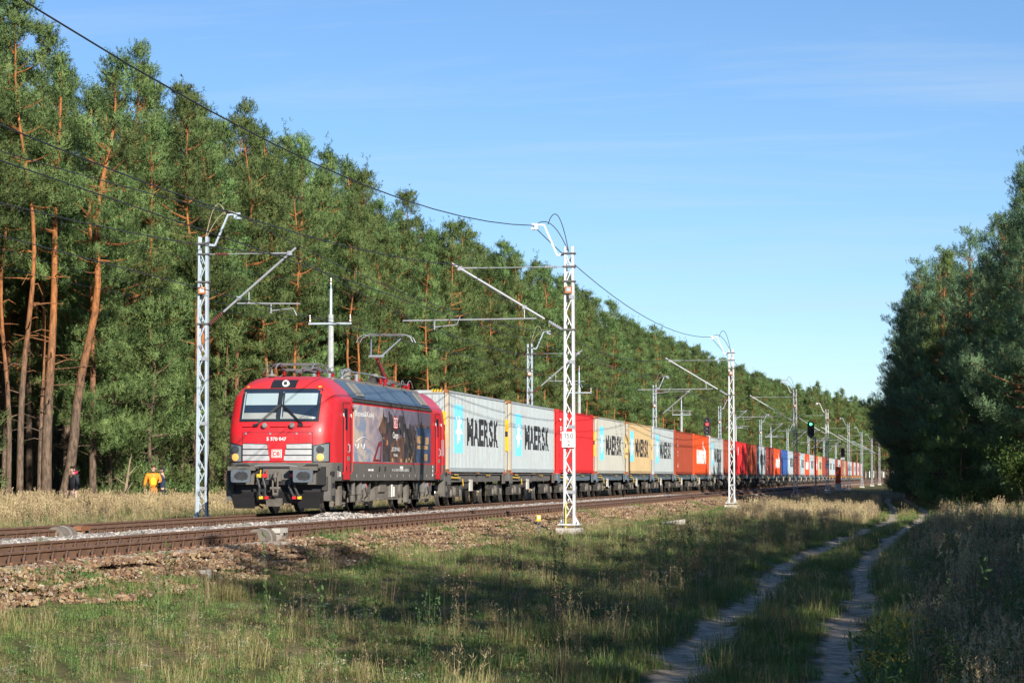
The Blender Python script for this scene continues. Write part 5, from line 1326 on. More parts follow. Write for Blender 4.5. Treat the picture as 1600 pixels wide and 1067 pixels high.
def pine(seed, H, cb, Rc, tr, bend=0.0, dens=1.0, stubs=10, lean=0.0, fork=False):
    """returns (wood mesh builder, needle triangles, tints); cb = height where the crown starts"""
    g = np.random.default_rng(seed); rr = random.Random(seed)
    mb = MB()
    ph = rr.uniform(0, 6.28)
    def axis_pt(z, k=0):
        t = z / H
        x = lean * z + bend * math.sin(t * 4.2 + ph) * H * 0.03 * t + bend * 0.25 * math.sin(t * 11 + ph * 2) * t
        y = bend * math.cos(t * 3.7 + ph) * H * 0.02 * t
        if k: x += 0.45 + 0.75 * math.sin(min(1, max(0, z) / 9) * 1.5) + 0.12 * math.sin(z * 0.9) + 0.05 * z; y += 0.3 * math.sin(z * 0.5)
        return np.array([x, y, z])
    stems = [0, 1] if fork else [0]
    for k in stems:
        zz_ = np.linspace(-0.5, H * 0.97, 16)
        mb.tube([tuple(axis_pt(max(z, -0.5), k)) for z in zz_], [max(0.02, tr * (1 - 0.86 * max(z, 0) / H) * (1.25 if z < 0.3 else 1)) for z in zz_], 8, caps=False)
    P, D, T, O = [], [], [], []
    for k in stems:
        z = cb
        while z < H - 0.25:
            t = (z - cb) / (H - cb)
            prof_ = (1 - t) ** (0.68 if seed in (9, 10) else 1.0) * (0.5 + 0.5 * min(1, t / 0.25)) * (0.9 + 0.25 * math.sin(t * 17 + ph)) + 0.08
            for q in range(rr.choice((4, 5, 5, 6))):
                if rr.random() < 0.10: continue
                az = rr.uniform(0, 2 * PI)
                if k == 0 and fork and math.cos(az) > 0.3: continue
                L = Rc * prof_ * rr.uniform(0.55, 1.18)
                el = R(rr.uniform(-8, 14) + 42 * t ** 1.3)
                base = axis_pt(z + rr.uniform(-0.2, 0.2), k)
                u = np.array([math.cos(az) * math.cos(el), math.sin(az) * math.cos(el), math.sin(el)])
                up = np.array([0, 0, 1.0])
                pts = [base + u * L * s + up * (0.16 * L * s * s - 0.05 * L * math.sin(PI * s)) for s in (0, 0.35, 0.7, 1.0)]
                if L > 0.5: mb.tube([tuple(p) for p in pts], [0.012 + 0.018 * L, 0.009 + 0.012 * L, 0.006 + 0.006 * L, 0.004], 4, caps=False)
                # foliage pads along the outer two thirds
                npad = max(1, int(round(L * 1.35)))
                btint = rr.uniform(-0.12, 0.12)
                for j in range(npad):
                    s = 1.0 - (j / max(1, npad)) * 0.7
                    c = base + u * L * s + up * (0.16 * L * s * s - 0.05 * L * math.sin(PI * s))
                    side = np.cross(u, up); side /= (np.linalg.norm(side) + 1e-6)
                    c = c + side * rr.uniform(-1, 1) * 0.34 * L * (1.1 - s) + up * rr.uniform(-0.06, 0.1)
                    rad = rr.uniform(0.34, 0.6) * (0.72 + 0.5 * (1 - t))
                    nt_ = max(6, int(27 * dens * (rad / 0.42) ** 1.6))
                    o = g.normal(0, 1, (nt_, 3)) * np.array([rad * 0.44, rad * 0.44, rad * 0.27])
                    P.append(c + o)
                    d = u * 0.3 + np.array([0, 0, 0.85]) + o / rad * 0.55 + g.normal(0, 0.16, (nt_, 3))
                    D.append(d); O.append(o / rad * 1.5 + u * 0.45 + np.array([0, 0, 0.35]))
                    T.append(np.clip(0.5 + btint + rr.uniform(-0.2, 0.2) + g.normal(0, 0.14, nt_), 0, 1))
            z += rr.uniform(0.62, 0.92) * (1.0 if t < 0.75 else 0.75)
    # candle shoots at the tip
    for k in stems:
        tp = axis_pt(H * 0.97, k); n_ = 34
        o = g.normal(0, 1, (n_, 3)) * np.array([0.15, 0.15, 0.42]); P.append(tp + o); D.append(np.tile([0, 0, 1.0], (n_, 1)) + g.normal(0, 0.3, (n_, 3))); O.append(o * 4 + np.array([0, 0, 0.3])); T.append(np.clip(0.55 + g.normal(0, 0.12, n_), 0, 1))
    # dead branches under the crown
    for q in range(stubs):
        z = rr.uniform(0.12 * H, max(cb, 0.2 * H)); az = rr.uniform(0, 2 * PI); L = rr.uniform(0.4, 1.9); b0 = axis_pt(z)
        dv = Vector((math.cos(az), math.sin(az), rr.uniform(-0.1, 0.35)))
        b0 = Vector(b0)
        mb.tube([b0, b0 + dv * L * 0.5 + Vector((0, 0, 0.06)), b0 + dv * L + Vector((0, 0, rr.uniform(-0.35, 0.15)))], [0.03, 0.02, 0.008], 4, caps=False)
    P = np.concatenate(P); D = np.concatenate(D); T = np.concatenate(T); O = np.repeat(np.concatenate(O), 15, 0)
    D /= np.linalg.norm(D, axis=1, keepdims=True) + 1e-9
    nn = 15; n = len(P)
    # each tuft: thin triangles fanned about the shoot
    rnd = g.normal(0, 1, (n, nn, 3)); dirs = D[:, None, :] * 0.75 + rnd * 0.5
    dirs /= np.linalg.norm(dirs, axis=2, keepdims=True) + 1e-9
    ln = g.uniform(0.11, 0.20, (n, nn, 1)); w = g.uniform(0.010, 0.018, (n, nn, 1))
    sd = np.cross(dirs, g.normal(0, 1, (n, nn, 3))); sd /= np.linalg.norm(sd, axis=2, keepdims=True) + 1e-9
    root = P[:, None, :] + g.normal(0, 0.015, (n, nn, 3)) + D[:, None, :] * g.uniform(-0.06, 0.24, (n, nn, 1))
    tri = np.stack([root + dirs * ln * 0.25 - sd * w, root + dirs * ln * 0.25 + sd * w, root + dirs * ln], axis=2).reshape(-1, 3, 3)
    # a short broad base makes the tuft read as a brush
    tint = np.repeat(np.clip(T, 0, 1), nn) + g.normal(0, 0.06, n * nn)
    gn = np.cross(tri[:, 1] - tri[:, 0], tri[:, 2] - tri[:, 0]); gn /= np.linalg.norm(gn, axis=1, keepdims=True) + 1e-12
    O /= np.linalg.norm(O, axis=1, keepdims=True) + 1e-9
    fl = (gn * O).sum(1) < 0; tri[fl] = tri[fl][:, [0, 2, 1]]; gn[fl] *= -1
    nrm = O + gn * 0.45; nrm /= np.linalg.norm(nrm, axis=1, keepdims=True)
    return mb, tri, np.clip(tint, 0, 1), nrm

SPEC = [  # seed, H, cb, Rc, tr, bend, dens, stubs, lean, fork
    (1, 19.5, 4.2, 3.0, 0.19, 0.6, 1.0, 10, 0.0, False),
    (2, 18.6, 2.6, 3.0, 0.18, 0.6, 1.0, 8, 0.01, False),
    (3, 19.6, 10.0, 2.9, 0.145, 0.8, 1.1, 12, 0.01, False),
    (4, 18.8, 9.3, 3.0, 0.14, 1.0, 1.1, 14, -0.01, False),
    (5, 19.2, 7.4, 2.9, 0.15, 0.9, 1.0, 12, 0.0, False),
    (6, 18.0, 9.4, 2.7, 0.23, 0.5, 1.1, 16, 0.012, True),
    (7, 7.2, 0.5, 2.0, 0.09, 0.5, 0.9, 0, 0.0, False),
    (8, 5.0, 0.3, 1.7, 0.07, 0.6, 0.9, 0, 0.02, False),
    (9, 18.2, 1.0, 3.8, 0.20, 0.5, 0.95, 3, 0.0, False),
    (10, 16.5, 1.1, 3.7, 0.18, 0.6, 0.95, 3, 0.015, False),
    (11, 17.8, 10.5, 1.9, 0.13, 1.1, 0.9, 12, 0.0, False),
]
PT = []; NRM = []
for sp_ in SPEC:
    mb, tri, tint, nrm = pine(*sp_)
    nd_ = M['needles_blue'] if sp_[0] in (9, 10) else M['needles']
    wood = mb.mesh('trunk', M['bark']); shade(wood, 60)
    crown = tri_mesh('crown', tri, tint, [nd_], normals=nrm); NRM.append(nrm)
    PT.append((wood, crown))
print('needle triangles', sum(len(c.polygons) for w, c in PT))
def whole(k):
    """trunk and crown of one kind in one mesh, for the far-off wood"""
    w, c = PT[k]
    me = bpy.data.meshes.new('pine_kind')
    vv = np.array([v.co[:] for v in w.vertices]); nv = len(vv)
    cv = np.empty(len(c.vertices) * 3, dtype=np.float32); c.vertices.foreach_get('co', cv); cv = cv.reshape(-1, 3)
    me.from_pydata(vv.tolist() + cv.tolist(), [], [tuple(p.vertices) for p in w.polygons] + (np.arange(len(cv)).reshape(-1, 3) + nv).tolist())
    a = me.attributes.new('tint', 'FLOAT', 'POINT'); ct = np.empty(len(cv), dtype=np.float32); c.attributes['tint'].data.foreach_get('value', ct)
    a.data.foreach_set('value', np.concatenate([np.zeros(nv, np.float32), ct]))
    me.materials.append(M['bark']); me.materials.append(c.materials[0])
    me.update(); wn_ = np.empty(nv * 3, dtype=np.float32); w.vertices.foreach_get('normal', wn_)
    me.polygons.foreach_set('use_smooth', [True] * len(me.polygons)); me.normals_split_custom_set_from_vertices(np.concatenate([wn_.reshape(-1, 3), np.repeat(NRM[k], 3, 0)]))
    me.polygons.foreach_set('material_index', np.concatenate([np.zeros(len(w.polygons), np.int32), np.ones(len(c.polygons), np.int32)]))
    return me

trees = []    # (priority, x, y, kind, scale, rot, zone)
tg = random.Random(21)
def add_tree(x, y, k, s, zone, pr, rot=None): trees.append((pr, x, y, k, s, tg.uniform(0, 6.28) if rot is None else rot, zone))
# left forest: rows away from the track
y = 62.0
while y < 690:
    st = 2.5 if y < 300 else 3.2
    for row, (d0, jit) in enumerate(((32.6, 1.0), (35.8, 1.2), (39.2, 1.4), (43, 1.6), (47.5, 2), (53, 2.4), (60, 3), (68, 3), (76, 3), (85, 4), (95, 4), (106, 4))):
        if row >= 3 and y > 420: continue
        if row >= 5 and y > 260: continue
        if tg.random() < (0.12, 0.1, 0.1, 0.15, 0.15, 0.15, 0.15, 0.1, 0.1, 0.1, 0.05, 0.05)[row]: continue
        dd = d0 + tg.uniform(-jit, jit); yy = y + tg.uniform(-1.1, 1.1)
        if row == 0:
            bare = yy < 92 or (116 < yy < 128) or (140 < yy < 420 and tg.random() < 0.86)
            k = tg.choice((2, 3, 10, 4)) if bare else tg.choice((0, 1, 4, 0, 3))
        elif row == 1: k = tg.choice((2, 3, 10, 2) if yy < 95 else (4, 2, 3, 2, 10, 3))
        else: k = tg.choice((2, 3, 10, 2, 3)) if row < 6 else tg.choice((2, 6, 1, 6, 0))
        s = (0.535 * dd + 1.0) * tg.choice((tg.uniform(0.76, 0.9), tg.uniform(0.88, 0.98), tg.uniform(0.95, 1.05))) * (0.92 if yy < 104 else 1) / SPEC[k][1]
        if row >= 3: s = (tg.uniform(16.5, 20.0) / SPEC[k][1]) if k != 6 else tg.uniform(1.0, 1.5)
        if yy > 420: s *= 1.0 + (yy - 420) / 1500
        pr = yy * (1 + 0.55 * row) + (400 if yy < 82 else 0)
        add_tree(-dd, yy, k, s, 'L', pr)
    y += st
# where the line bends away far behind the train the wood closes the view
y = 660.0
while y < 1150:
    for row in range(4):
        dd = float(np.interp(y, [640, 760, 900, 1150], [33, 22, 4, -30])) + row * 4.5 + tg.uniform(-1.5, 1.5)
        add_tree(-dd, y + tg.uniform(-2, 2), tg.choice((0, 1, 4, 3)), tg.uniform(1.1, 1.32), 'L', 5000)
    y += 4.0
# the thick twin-stemmed pine and its neighbours at the left edge
add_tree(-31.5, 89.6, 5, 0.92, 'L', 0, 0.15)
for x, yv, k, s in ((-31.5, 108.5, 3, 0.95), (-31.2, 86.0, 10, 1.02)): add_tree(x, yv, k, s, 'L', 1)
# right forest: near edge parallel to the meadow (shades it), then closing in on the path
y = -70.0
while y < 86:
    for row in range(4):
        if tg.random() < 0.05: continue
        x = 9.3 + (0.4 if y < 9 else 0) + row * 3.9 + tg.uniform(-0.5, 0.8)
        k = tg.choice((8, 9)) if row == 0 else tg.choice((8, 9, 0, 1, 4)); hh = (tg.uniform(11.6, 12.8) if y < 7 else tg.uniform(16.0, 17.6) if 7 <= y < 22 else tg.uniform(14.2, 15.8)) if row == 0 else tg.uniform(12.5, 14.0) if y < 7 else tg.uniform(15, 17)
        add_tree(x, y + tg.uniform(-1.2, 1.2), k, hh / SPEC[k][1], 'S', 9999)
    y += 3.7
y = 134.0
while y < 420:
    for row in range(4):
        if tg.random() < 0.08: continue
        edge = float(np.interp(y, [128, 140, 165, 200, 235, 285, 420], [7.0, 5.4, 2.7, -0.3, -1.7, 4.0, 18.0]))
        x = edge + row * 3.6 + tg.uniform(-0.9, 0.9)
        add_tree(x, y + tg.uniform(-1, 1), tg.choice((8, 9, 8, 1)) if row < 2 else tg.choice((0, 1, 4, 8)), tg.uniform(0.86, 1.0), 'R', y * 0.9 + row * 260)
    y += 3.3
for x, yv, k, s in ((8.5, 126, 8, 0.98), (0.2, 186, 9, 0.92), (-1.6, 208, 9, 0.85)): add_tree(x, yv, k, s, 'R', 5)
trees.sort(key=lambda t: t[0])
def px_of(x, y):
    c, s_ = math.cos(0.1606), math.sin(0.1606); return 800 + 4050 * (x * c + y * s_) / max(1, -x * s_ + y * c)
def shows(t): return t[6] != 'S' and -70 < px_of(t[1], t[2]) < 1660
IND = [t for t in trees if shows(t)][:285]
_in = set(id(t) for t in IND)
REST = [t for t in trees if id(t) not in _in]
GL = {'bareL': ('orange stemmed pine with a bare trunk and high crown in the forest behind the railway', 'bare stemmed pines of the forest behind the railway'),
      'fullL': ('pine with branches low down the trunk on the edge of the forest behind the railway', 'low branched pines of the forest behind the railway'),
      'R': ('dark bushy pine of the wood to the right of the dirt track', 'dark pines right of the dirt track')}
LMK = [(-999, 40, 'at the far left'), (40, 130, 'around the thick twin stemmed pine'), (130, 235, 'left of the two hikers'), (235, 320, 'left of the bluish mast'), (320, 400, 'behind the nose of the engine'), (400, 500, 'behind the cab roof of the engine'),
       (500, 560, 'behind the grey pole over the engine'), (560, 640, 'behind the raised pantograph'), (640, 690, 'behind the engine tail'), (690, 790, 'behind the first grey container'), (790, 866, 'behind the second grey container'), (866, 930, 'behind the bright red container'), (930, 980, 'behind the stained grey star container'),
       (980, 1020, 'behind the rust streaked tan container'), (1020, 1055, 'left of the brown container'), (1055, 1110, 'behind the first brown and orange containers'), (1110, 1150, 'behind the second white mast'), (1150, 1240, 'behind the shaded containers'), (1240, 9999, 'near the green signal')]
info = []
for q in IND:
    X_ = px_of(q[1], q[2])
    if q[6] == 'R': zn = ('at the left edge of the right wood' if X_ < 1430 else 'in the middle of the right wood' if X_ < 1520 else 'at the right edge of the view') ; nm = 'dark bushy pine ' + ('at the back ' if q[2] > 210 else 'behind the front ones ' if q[2] > 165 else 'in front ') + zn
    else:
        zn = [z for a, b, z in LMK if a <= X_ < b][0]; dd_ = -q[1]
        nm = ('bare stemmed pine' if q[3] in (2, 3, 10, 4) else 'low branched pine') + (' of the front row ' if dd_ < 34.3 else ' of the second row ' if dd_ < 37.6 else ' deep in the forest ') + zn
    info.append((nm, X_))
cnt = {}
for j, (nm, X_) in enumerate(info): cnt.setdefault(nm, []).append((X_, j))
LABS = [None] * len(info)
for nm, L_ in cnt.items():
    L_.sort(); w_ = {1: [''], 2: ['left ', 'right '], 3: ['leftmost ', 'middle ', 'rightmost ']}.get(len(L_))
    for q, (X_, j) in enumerate(L_): LABS[j] = (w_[q] if w_ else '') + nm
LABS = [l_ if len(l_.split()) <= 16 else l_.replace('of the front row', 'in front').replace('of the second row', 'second row') for l_ in LABS]
for (pr, x, y, k, s, rot, zone), lab_ in zip(IND, LABS):
    lab, grp = GL['R'] if zone == 'R' else (GL['bareL'] if k in (2, 3, 10, 4) else GL['fullL'])
    lab = lab_
    if k == 5: lab, grp = 'thick twin stemmed old pine with crooked orange trunks at the forest edge', None
    t = thing('pine_tree', lab, 'tree', (x, y, gzf(x, y)), rot, grp)
    t.scale = (s, s, s)
    link('trunk', PT[k][0], t); link('crown', PT[k][1], t)
kinds = sorted({t[3] for t in REST}); kmap = {k: i for i, k in enumerate(kinds)}
scatter('pine_forest', [(t[1], t[2], gzf(t[1], t[2])) for t in REST], [whole(k) for k in kinds], [(0, 0, t[5]) for t in REST], [(t[4],) * 3 for t in REST], [kmap[t[3]] for t in REST],
        'deep and far parts of the pine wood behind the visible trees')
# young pines on the forest edge
YP = [(-30.4, 77.6, 6, 0.95, 'bushy young pine at the far left edge of the forest'), (-29.6, 75.6, 7, 1.0, 'small young pine among the bushy ones at the far left'), (-32.0, 79.0, 6, 1.0, 'tall bushy young pine at the very left'),
      (-31.0, 100.5, 6, 1.15, 'bushy young pine behind the two hikers'), (-31.6, 97.2, 6, 1.05, 'bushy young pine left of the two hikers'), (-30.2, 104.4, 7, 1.1, 'small young pine just right of the two hikers'),
      (-30.5, 110.0, 6, 1.1, 'bushy young pine right of the bluish mast'), (-29.9, 113.6, 7, 1.05, 'small young pine behind the nose of the red engine')]
for x, y, k, s, lab in YP:
    t = thing('young_pine', lab, 'tree', (x, y, gzf(x, y)), tg.uniform(0, 6), 'young pines on the forest edge'); t.scale = (s,) * 3
    link('trunk', PT[k][0], t); link('crown', PT[k][1], t)
for k in range(12):
    y = 122 + k * 16 + tg.uniform(-3, 3); x = -30.6 + tg.uniform(-2.5, 0.8)
    t = thing('young_pine', 'young pine half hidden behind the train at the forest edge', 'tree', (x, y, gzf(x, y)), tg.uniform(0, 6), 'young pines behind the train'); s = tg.uniform(0.7, 1.15); t.scale = (s,) * 3
    kk = tg.choice((6, 7)); link('trunk', PT[kk][0], t); link('crown', PT[kk][1], t)
# dead snags
for x, y, h, ln_, lab in ((-30.0, 93.4, 2.3, 0.16, 'short bare bleached stem leaning right before the dark pine trunks'), (-30.6, 118.5, 7.0, -0.03, 'grey forked dead tree beside the raised pantograph')):
    mb = MB(); pts = [(ln_ * h * q * 1.2, 0.1 * math.sin(q * 4), h * q - 0.2) for q in np.linspace(0, 1, 8)]
    mb.tube(pts, [0.1 - 0.08 * q for q in np.linspace(0, 1, 8)], 6)
    for q in range(6):
        p = Vector(pts[3 + q % 4]); a = tg.uniform(0, 6.28); L = tg.uniform(0.4, 1.1)
        mb.tube([p, p + Vector((math.cos(a) * L, math.sin(a) * L, L * 0.5))], [0.03, 0.008], 4)
    t = thing('dead_tree', lab, 'tree', (x, y, gzf(x, y))); mb.build('trunk', M['deadwood'], t, True)

# leafy shrubs by the wood on the right
def shrub(seed, Rr, H, n, lf):
    g = np.random.default_rng(seed); rr = random.Random(seed); mb = MB(); P = []
    for k in range(12):
        a = rr.uniform(0, 6.28); L = rr.uniform(0.6, 1) * H; sp_ = rr.uniform(0.3, 1) * Rr
        pts = [(0, 0, 0), (math.cos(a) * sp_ * 0.35, math.sin(a) * sp_ * 0.35, L * 0.5), (math.cos(a) * sp_, math.sin(a) * sp_, L)]
        mb.tube(pts, [0.03, 0.02, 0.006], 4, caps=False)
        for j in range(n // 12):
            q = rr.uniform(0.25, 1.02); c = Vector(pts[1]).lerp(Vector(pts[2]), (q - 0.25) / 0.75)
            P.append(np.array(c) + g.normal(0, 0.17 * Rr, 3) * np.array([1, 1, 0.8]))
    P = np.array(P); n = len(P); P[:, 2] = np.abs(P[:, 2])
    d = g.normal(0, 1, (n, 3)) + np.array([0, 0, 0.3]); d /= np.linalg.norm(d, axis=1, keepdims=True)
    s = np.cross(d, g.normal(0, 1, (n, 3))); s /= np.linalg.norm(s, axis=1, keepdims=True)
    L = g.uniform(0.6, 1.2, (n, 1)) * lf
    A, B, C_, D_ = P, P + d * L * 0.5 + s * L * 0.32, P + d * L, P + d * L * 0.5 - s * L * 0.32
    tri = np.concatenate([np.stack([A, B, C_], 1), np.stack([A, C_, D_], 1)])
    t = np.clip(g.normal(0.5, 0.2, n), 0, 1)
    return mb.mesh('stem', M['deadwood']), tri_mesh('foliage', tri, np.concatenate([t, t]), [M['leaf_green']])
SH = [shrub(3, 1.7, 2.6, 4200, 0.13), shrub(4, 1.2, 1.7, 1600, 0.12)]
for x, y, k, s, lab in ((1.6, 146, 6, 0.9, 'bushy young pine closest to where the dirt track bends'), (0.3, 160, 7, 1.2, 'small young pine beside the bend of the dirt track')):
    t = thing('young_pine', lab, 'tree', (x, y, gzf(x, y)), x * 2); t.scale = (s,) * 3
    link('trunk', PT[k][0], t); link('crown', PT[k][1], t)
for x, y, k, s, lab in ((4.6, 131, 0, 1.3, 'leafy green shrub at the right edge in front of the dark pines'), (3.6, 138, 1, 1.1, 'smaller leafy shrub left of the big one before the dark pines'), (6.0, 129, 0, 0.9, 'leafy shrub cut by the right edge of the view'),
                        (2.4, 143, 1, 0.9, 'low leafy shrub near the dirt track before the dark pines')):
    t = thing('shrub', lab, 'shrub', (x, y, gzf(x, y)), x); t.scale = (s,) * 3
    link('stem', SH[k][0], t); link('foliage', SH[k][1], t)

# ------------------------------------------------------------------ grass, weeds
M['g_green'] = leafmat('green_grass', (0.08, 0.14, 0.034), (0.225, 0.32, 0.088), 0.3, 0.6, 0.25, 0.02)
M['g_straw'] = leafmat('dry_grass', (0.27, 0.21, 0.11), (0.60, 0.48, 0.29), 0.25, 0.7, 0.2, 0.01)
M['g_mix'] = leafmat('autumn_grass', (0.09, 0.115, 0.03), (0.40, 0.33, 0.155), 0.28, 0.6, 0.25, 0.02)
M['g_brown'] = leafmat('dark_dry_weeds', (0.075, 0.05, 0.034), (0.26, 0.175, 0.12), 0.1, 0.8, 0.25, 0.01)
M['g_weed'] = leafmat('weed_leaves', (0.055, 0.115, 0.032), (0.16, 0.24, 0.085), 0.3, 0.55, 0.2, 0.02)
M['g_yel'] = leafmat('goldenrod_bloom', (0.26, 0.19, 0.02), (0.55, 0.39, 0.05), 0.2, 0.6, 0.1, 0.0)
M['g_white'] = leafmat('white_bloom', (0.5, 0.5, 0.46), (0.8, 0.8, 0.76), 0.2, 0.6, 0.1, 0.0)
def blades(seed, n, rad, h0, h1, w, lean, seg=2, tint=(0, 1)):
    g = np.random.default_rng(seed)
    a = g.uniform(0, 2 * PI, n); r_ = rad * np.sqrt(g.uniform(0, 1, n))
    b = np.stack([r_ * np.cos(a), r_ * np.sin(a), np.full(n, -0.03)], 1)
    az = g.uniform(0, 2 * PI, n); L = g.uniform(h0, h1, n); ln_ = np.abs(g.normal(0, lean, n))
    dirv = np.stack([np.cos(az), np.sin(az), np.zeros(n)], 1)
    side = np.stack([-np.sin(az + g.normal(0, 0.6, n)), np.cos(az), np.zeros(n)], 1); side /= np.linalg.norm(side, axis=1, keepdims=True)
    ww = (w * g.uniform(0.7, 1.3, n))[:, None]
    p0 = b; p1 = b + dirv * (ln_ * L * 0.3)[:, None] + np.array([0, 0, 1]) * (L * 0.6)[:, None]
    p2 = b + dirv * (ln_ * L)[:, None] + np.array([0, 0, 1]) * (L * (1 - 0.25 * np.minimum(ln_, 1.5)))[:, None]
    tri = np.concatenate([np.stack([p0 - side * ww, p0 + side * ww, p1 + side * ww * 0.8], 1), np.stack([p0 - side * ww, p1 + side * ww * 0.8, p1 - side * ww * 0.8], 1), np.stack([p1 - side * ww * 0.8, p1 + side * ww * 0.8, p2], 1)])
    t = g.uniform(tint[0], tint[1], n)
    return tri, np.tile(t, 3), p2, L
def leaves(g, P, lf, up=0.3, wd=0.3):
    n = len(P); d = g.normal(0, 1, (n, 3)) + np.array([0, 0, up]); d /= np.linalg.norm(d, axis=1, keepdims=True)
    s = np.cross(d, g.normal(0, 1, (n, 3))); s /= np.linalg.norm(s, axis=1, keepdims=True); L = g.uniform(0.6, 1.2, (n, 1)) * lf
    A, B, C_, D_ = P, P + d * L * 0.5 + s * L * wd, P + d * L, P + d * L * 0.5 - s * L * wd
    t = g.uniform(0, 1, n)
    return np.concatenate([np.stack([A, B, C_], 1), np.stack([A, C_, D_], 1)]), np.concatenate([t, t])
def combo(name, parts):
    V = np.concatenate([p[0] for p in parts]); T = np.concatenate([p[1] for p in parts])
    mats = []; idx = []
    for p in parts:
        if p[2] not in mats: mats.append(p[2])
        idx.append(np.full(len(p[0]), mats.index(p[2]), np.int32))
    return tri_mesh(name, V, T, [M[m] for m in mats], np.concatenate(idx))
def B(seed, n, rad, h0, h1, w, lean, mat, tint=(0, 1)):
    q = blades(seed, n, rad, h0, h1, w, lean, tint=tint); return (q[0], q[1], mat)
def heads(seed, n, rad, h0, h1, mat, per=10, hl=0.16, stem=0.0035, hw=0.022, smat=None):
    """tall stems with feathery seed heads"""
    g = np.random.default_rng(seed); tri, t, tip, L = blades(seed, n, rad, h0, h1, stem, 0.22)
    P = np.repeat(tip, per, 0); P[:, 2] -= g.uniform(0, hl, len(P)); P += g.normal(0, 0.012, P.shape)
    d = g.normal(0, 0.5, P.shape) + np.array([0, 0, 1.0]); d /= np.linalg.norm(d, axis=1, keepdims=True)
    s = np.cross(d, g.normal(0, 1, P.shape)); s /= np.linalg.norm(s, axis=1, keepdims=True)
    l_ = g.uniform(0.04, 0.09, (len(P), 1)); tr = np.stack([P - s * hw * 0.4, P + s * hw * 0.4, P + d * l_], 1)
    return [(tri, t, smat or mat), (tr, g.uniform(0.3, 1, len(tr)), mat)]
def weed(seed, n, rad, h0, h1, lf, mat, top=None, stem='g_brown', nl=16):
    g = np.random.default_rng(seed); tri, t, tip, L = blades(seed, n, rad, h0, h1, 0.0035, 0.2)
    base = tip - np.array([0, 0, 1.0]) * L[:, None] * 0.9
    q = g.uniform(0.15, 1, (n, nl, 1)); P = (base[:, None] * (1 - q) + tip[:, None] * q).reshape(-1, 3) + g.normal(0, 0.015, (n * nl, 3))
    out = [(tri, t, stem)]
    lv = leaves(g, P, lf, 0.4, 0.16); out.append((lv[0], lv[1], mat))
    if top:
        m_ = 30 if top[0] == 'g_yel' else 14; P = np.repeat(tip, m_, 0) + g.normal(0, 1, (n * m_, 3)) * np.array(top[1]); lv = leaves(g, P, top[2], 0.2, 0.4); out.append((lv[0], lv[1], top[0]))
    return out
g_ = np.random.default_rng(77)
def lowleaf(seed, n, rad, lf, mat):
    g = np.random.default_rng(seed); P = np.stack([g.normal(0, rad, n), g.normal(0, rad, n), np.abs(g.normal(0.05, 0.06, n))], 1); lv = leaves(g, P, lf, 0.5, 0.35); return (lv[0], lv[1], mat)
K_short = [combo('tuft', [B(1, 70, 0.22, 0.08, 0.22, 0.0045, 0.7, 'g_green')]), combo('tuft', [B(2, 60, 0.22, 0.10, 0.28, 0.0045, 0.6, 'g_green'), B(3, 15, 0.2, 0.15, 0.35, 0.003, 0.5, 'g_mix')])]
K_mid = [combo('tuft', [B(4, 60, 0.2, 0.18, 0.42, 0.005, 0.55, 'g_mix'), B(41, 25, 0.2, 0.1, 0.3, 0.005, 0.6, 'g_green')]), combo('tuft', [B(5, 70, 0.24, 0.15, 0.36, 0.0045, 0.6, 'g_green'), B(51, 22, 0.2, 0.25, 0.5, 0.003, 0.5, 'g_straw')]),
         combo('tuft', [B(6, 45, 0.22, 0.2, 0.5, 0.0045, 0.5, 'g_mix')] + heads(61, 6, 0.2, 0.4, 0.65, 'g_straw', 7, 0.1, 0.0022, 0.009))]
K_straw = [combo('tuft', heads(7, 26, 0.25, 0.6, 1.0, 'g_straw', 12, 0.2, 0.004, 0.03) + [B(71, 50, 0.25, 0.25, 0.7, 0.005, 0.5, 'g_straw')]), combo('tuft', heads(8, 18, 0.25, 0.5, 0.9, 'g_straw', 12, 0.18, 0.004, 0.03) + [B(81, 45, 0.25, 0.25, 0.6, 0.005, 0.5, 'g_mix')])]
K_weed = [combo('weed', weed(9, 6, 0.2, 0.35, 0.75, 0.035, 'g_brown', ('g_brown', (0.025, 0.025, 0.025), 0.018))), combo('weed', weed(10, 8, 0.2, 0.25, 0.6, 0.045, 'g_weed', nl=22)),
          combo('weed', weed(11, 4, 0.15, 0.4, 0.85, 0.03, 'g_brown', ('g_brown', (0.012, 0.012, 0.09), 0.016))), combo('weed', weed(12, 6, 0.2, 0.3, 0.55, 0.035, 'g_weed', ('g_white', (0.03, 0.03, 0.012), 0.012))),
          combo('weed', weed(13, 3, 0.1, 0.5, 0.9, 0.06, 'g_weed', stem='g_weed', nl=30))]
K_low = [combo('leaves', [lowleaf(14, 80, 0.16, 0.045, 'g_weed'), B(15, 20, 0.2, 0.06, 0.16, 0.004, 0.6, 'g_green')]), combo('leaves', [lowleaf(16, 55, 0.14, 0.04, 'g_mix'), B(17, 25, 0.2, 0.08, 0.2, 0.004, 0.6, 'g_mix')])]
GK = K_short + K_mid + K_straw + K_weed + K_low
I_short, I_mid, I_straw, I_weed, I_low = [0, 1], [2, 3, 4], [5, 6], [7, 8, 9, 10, 11], [12, 13]
GP, GR, GS, GI = [], [], [], []
gg = np.random.default_rng(9); gr = random.Random(9)
def rutdist(x, y):
    d = -x; return min(abs(d - float(rutl(y))), abs(d - float(rutr(y))))
def put(x, y, k, s):
    GP.append((x, y, gzf(x, y))); GR.append((gr.uniform(-0.12, 0.12), gr.uniform(-0.12, 0.12), gr.uniform(0, 6.28))); GS.append((s, s, s * gr.uniform(0.8, 1.2))); GI.append(k)
wn = lambda x, y, f, o: float(wob(x + o, y - 2 * o, f, 1.0))
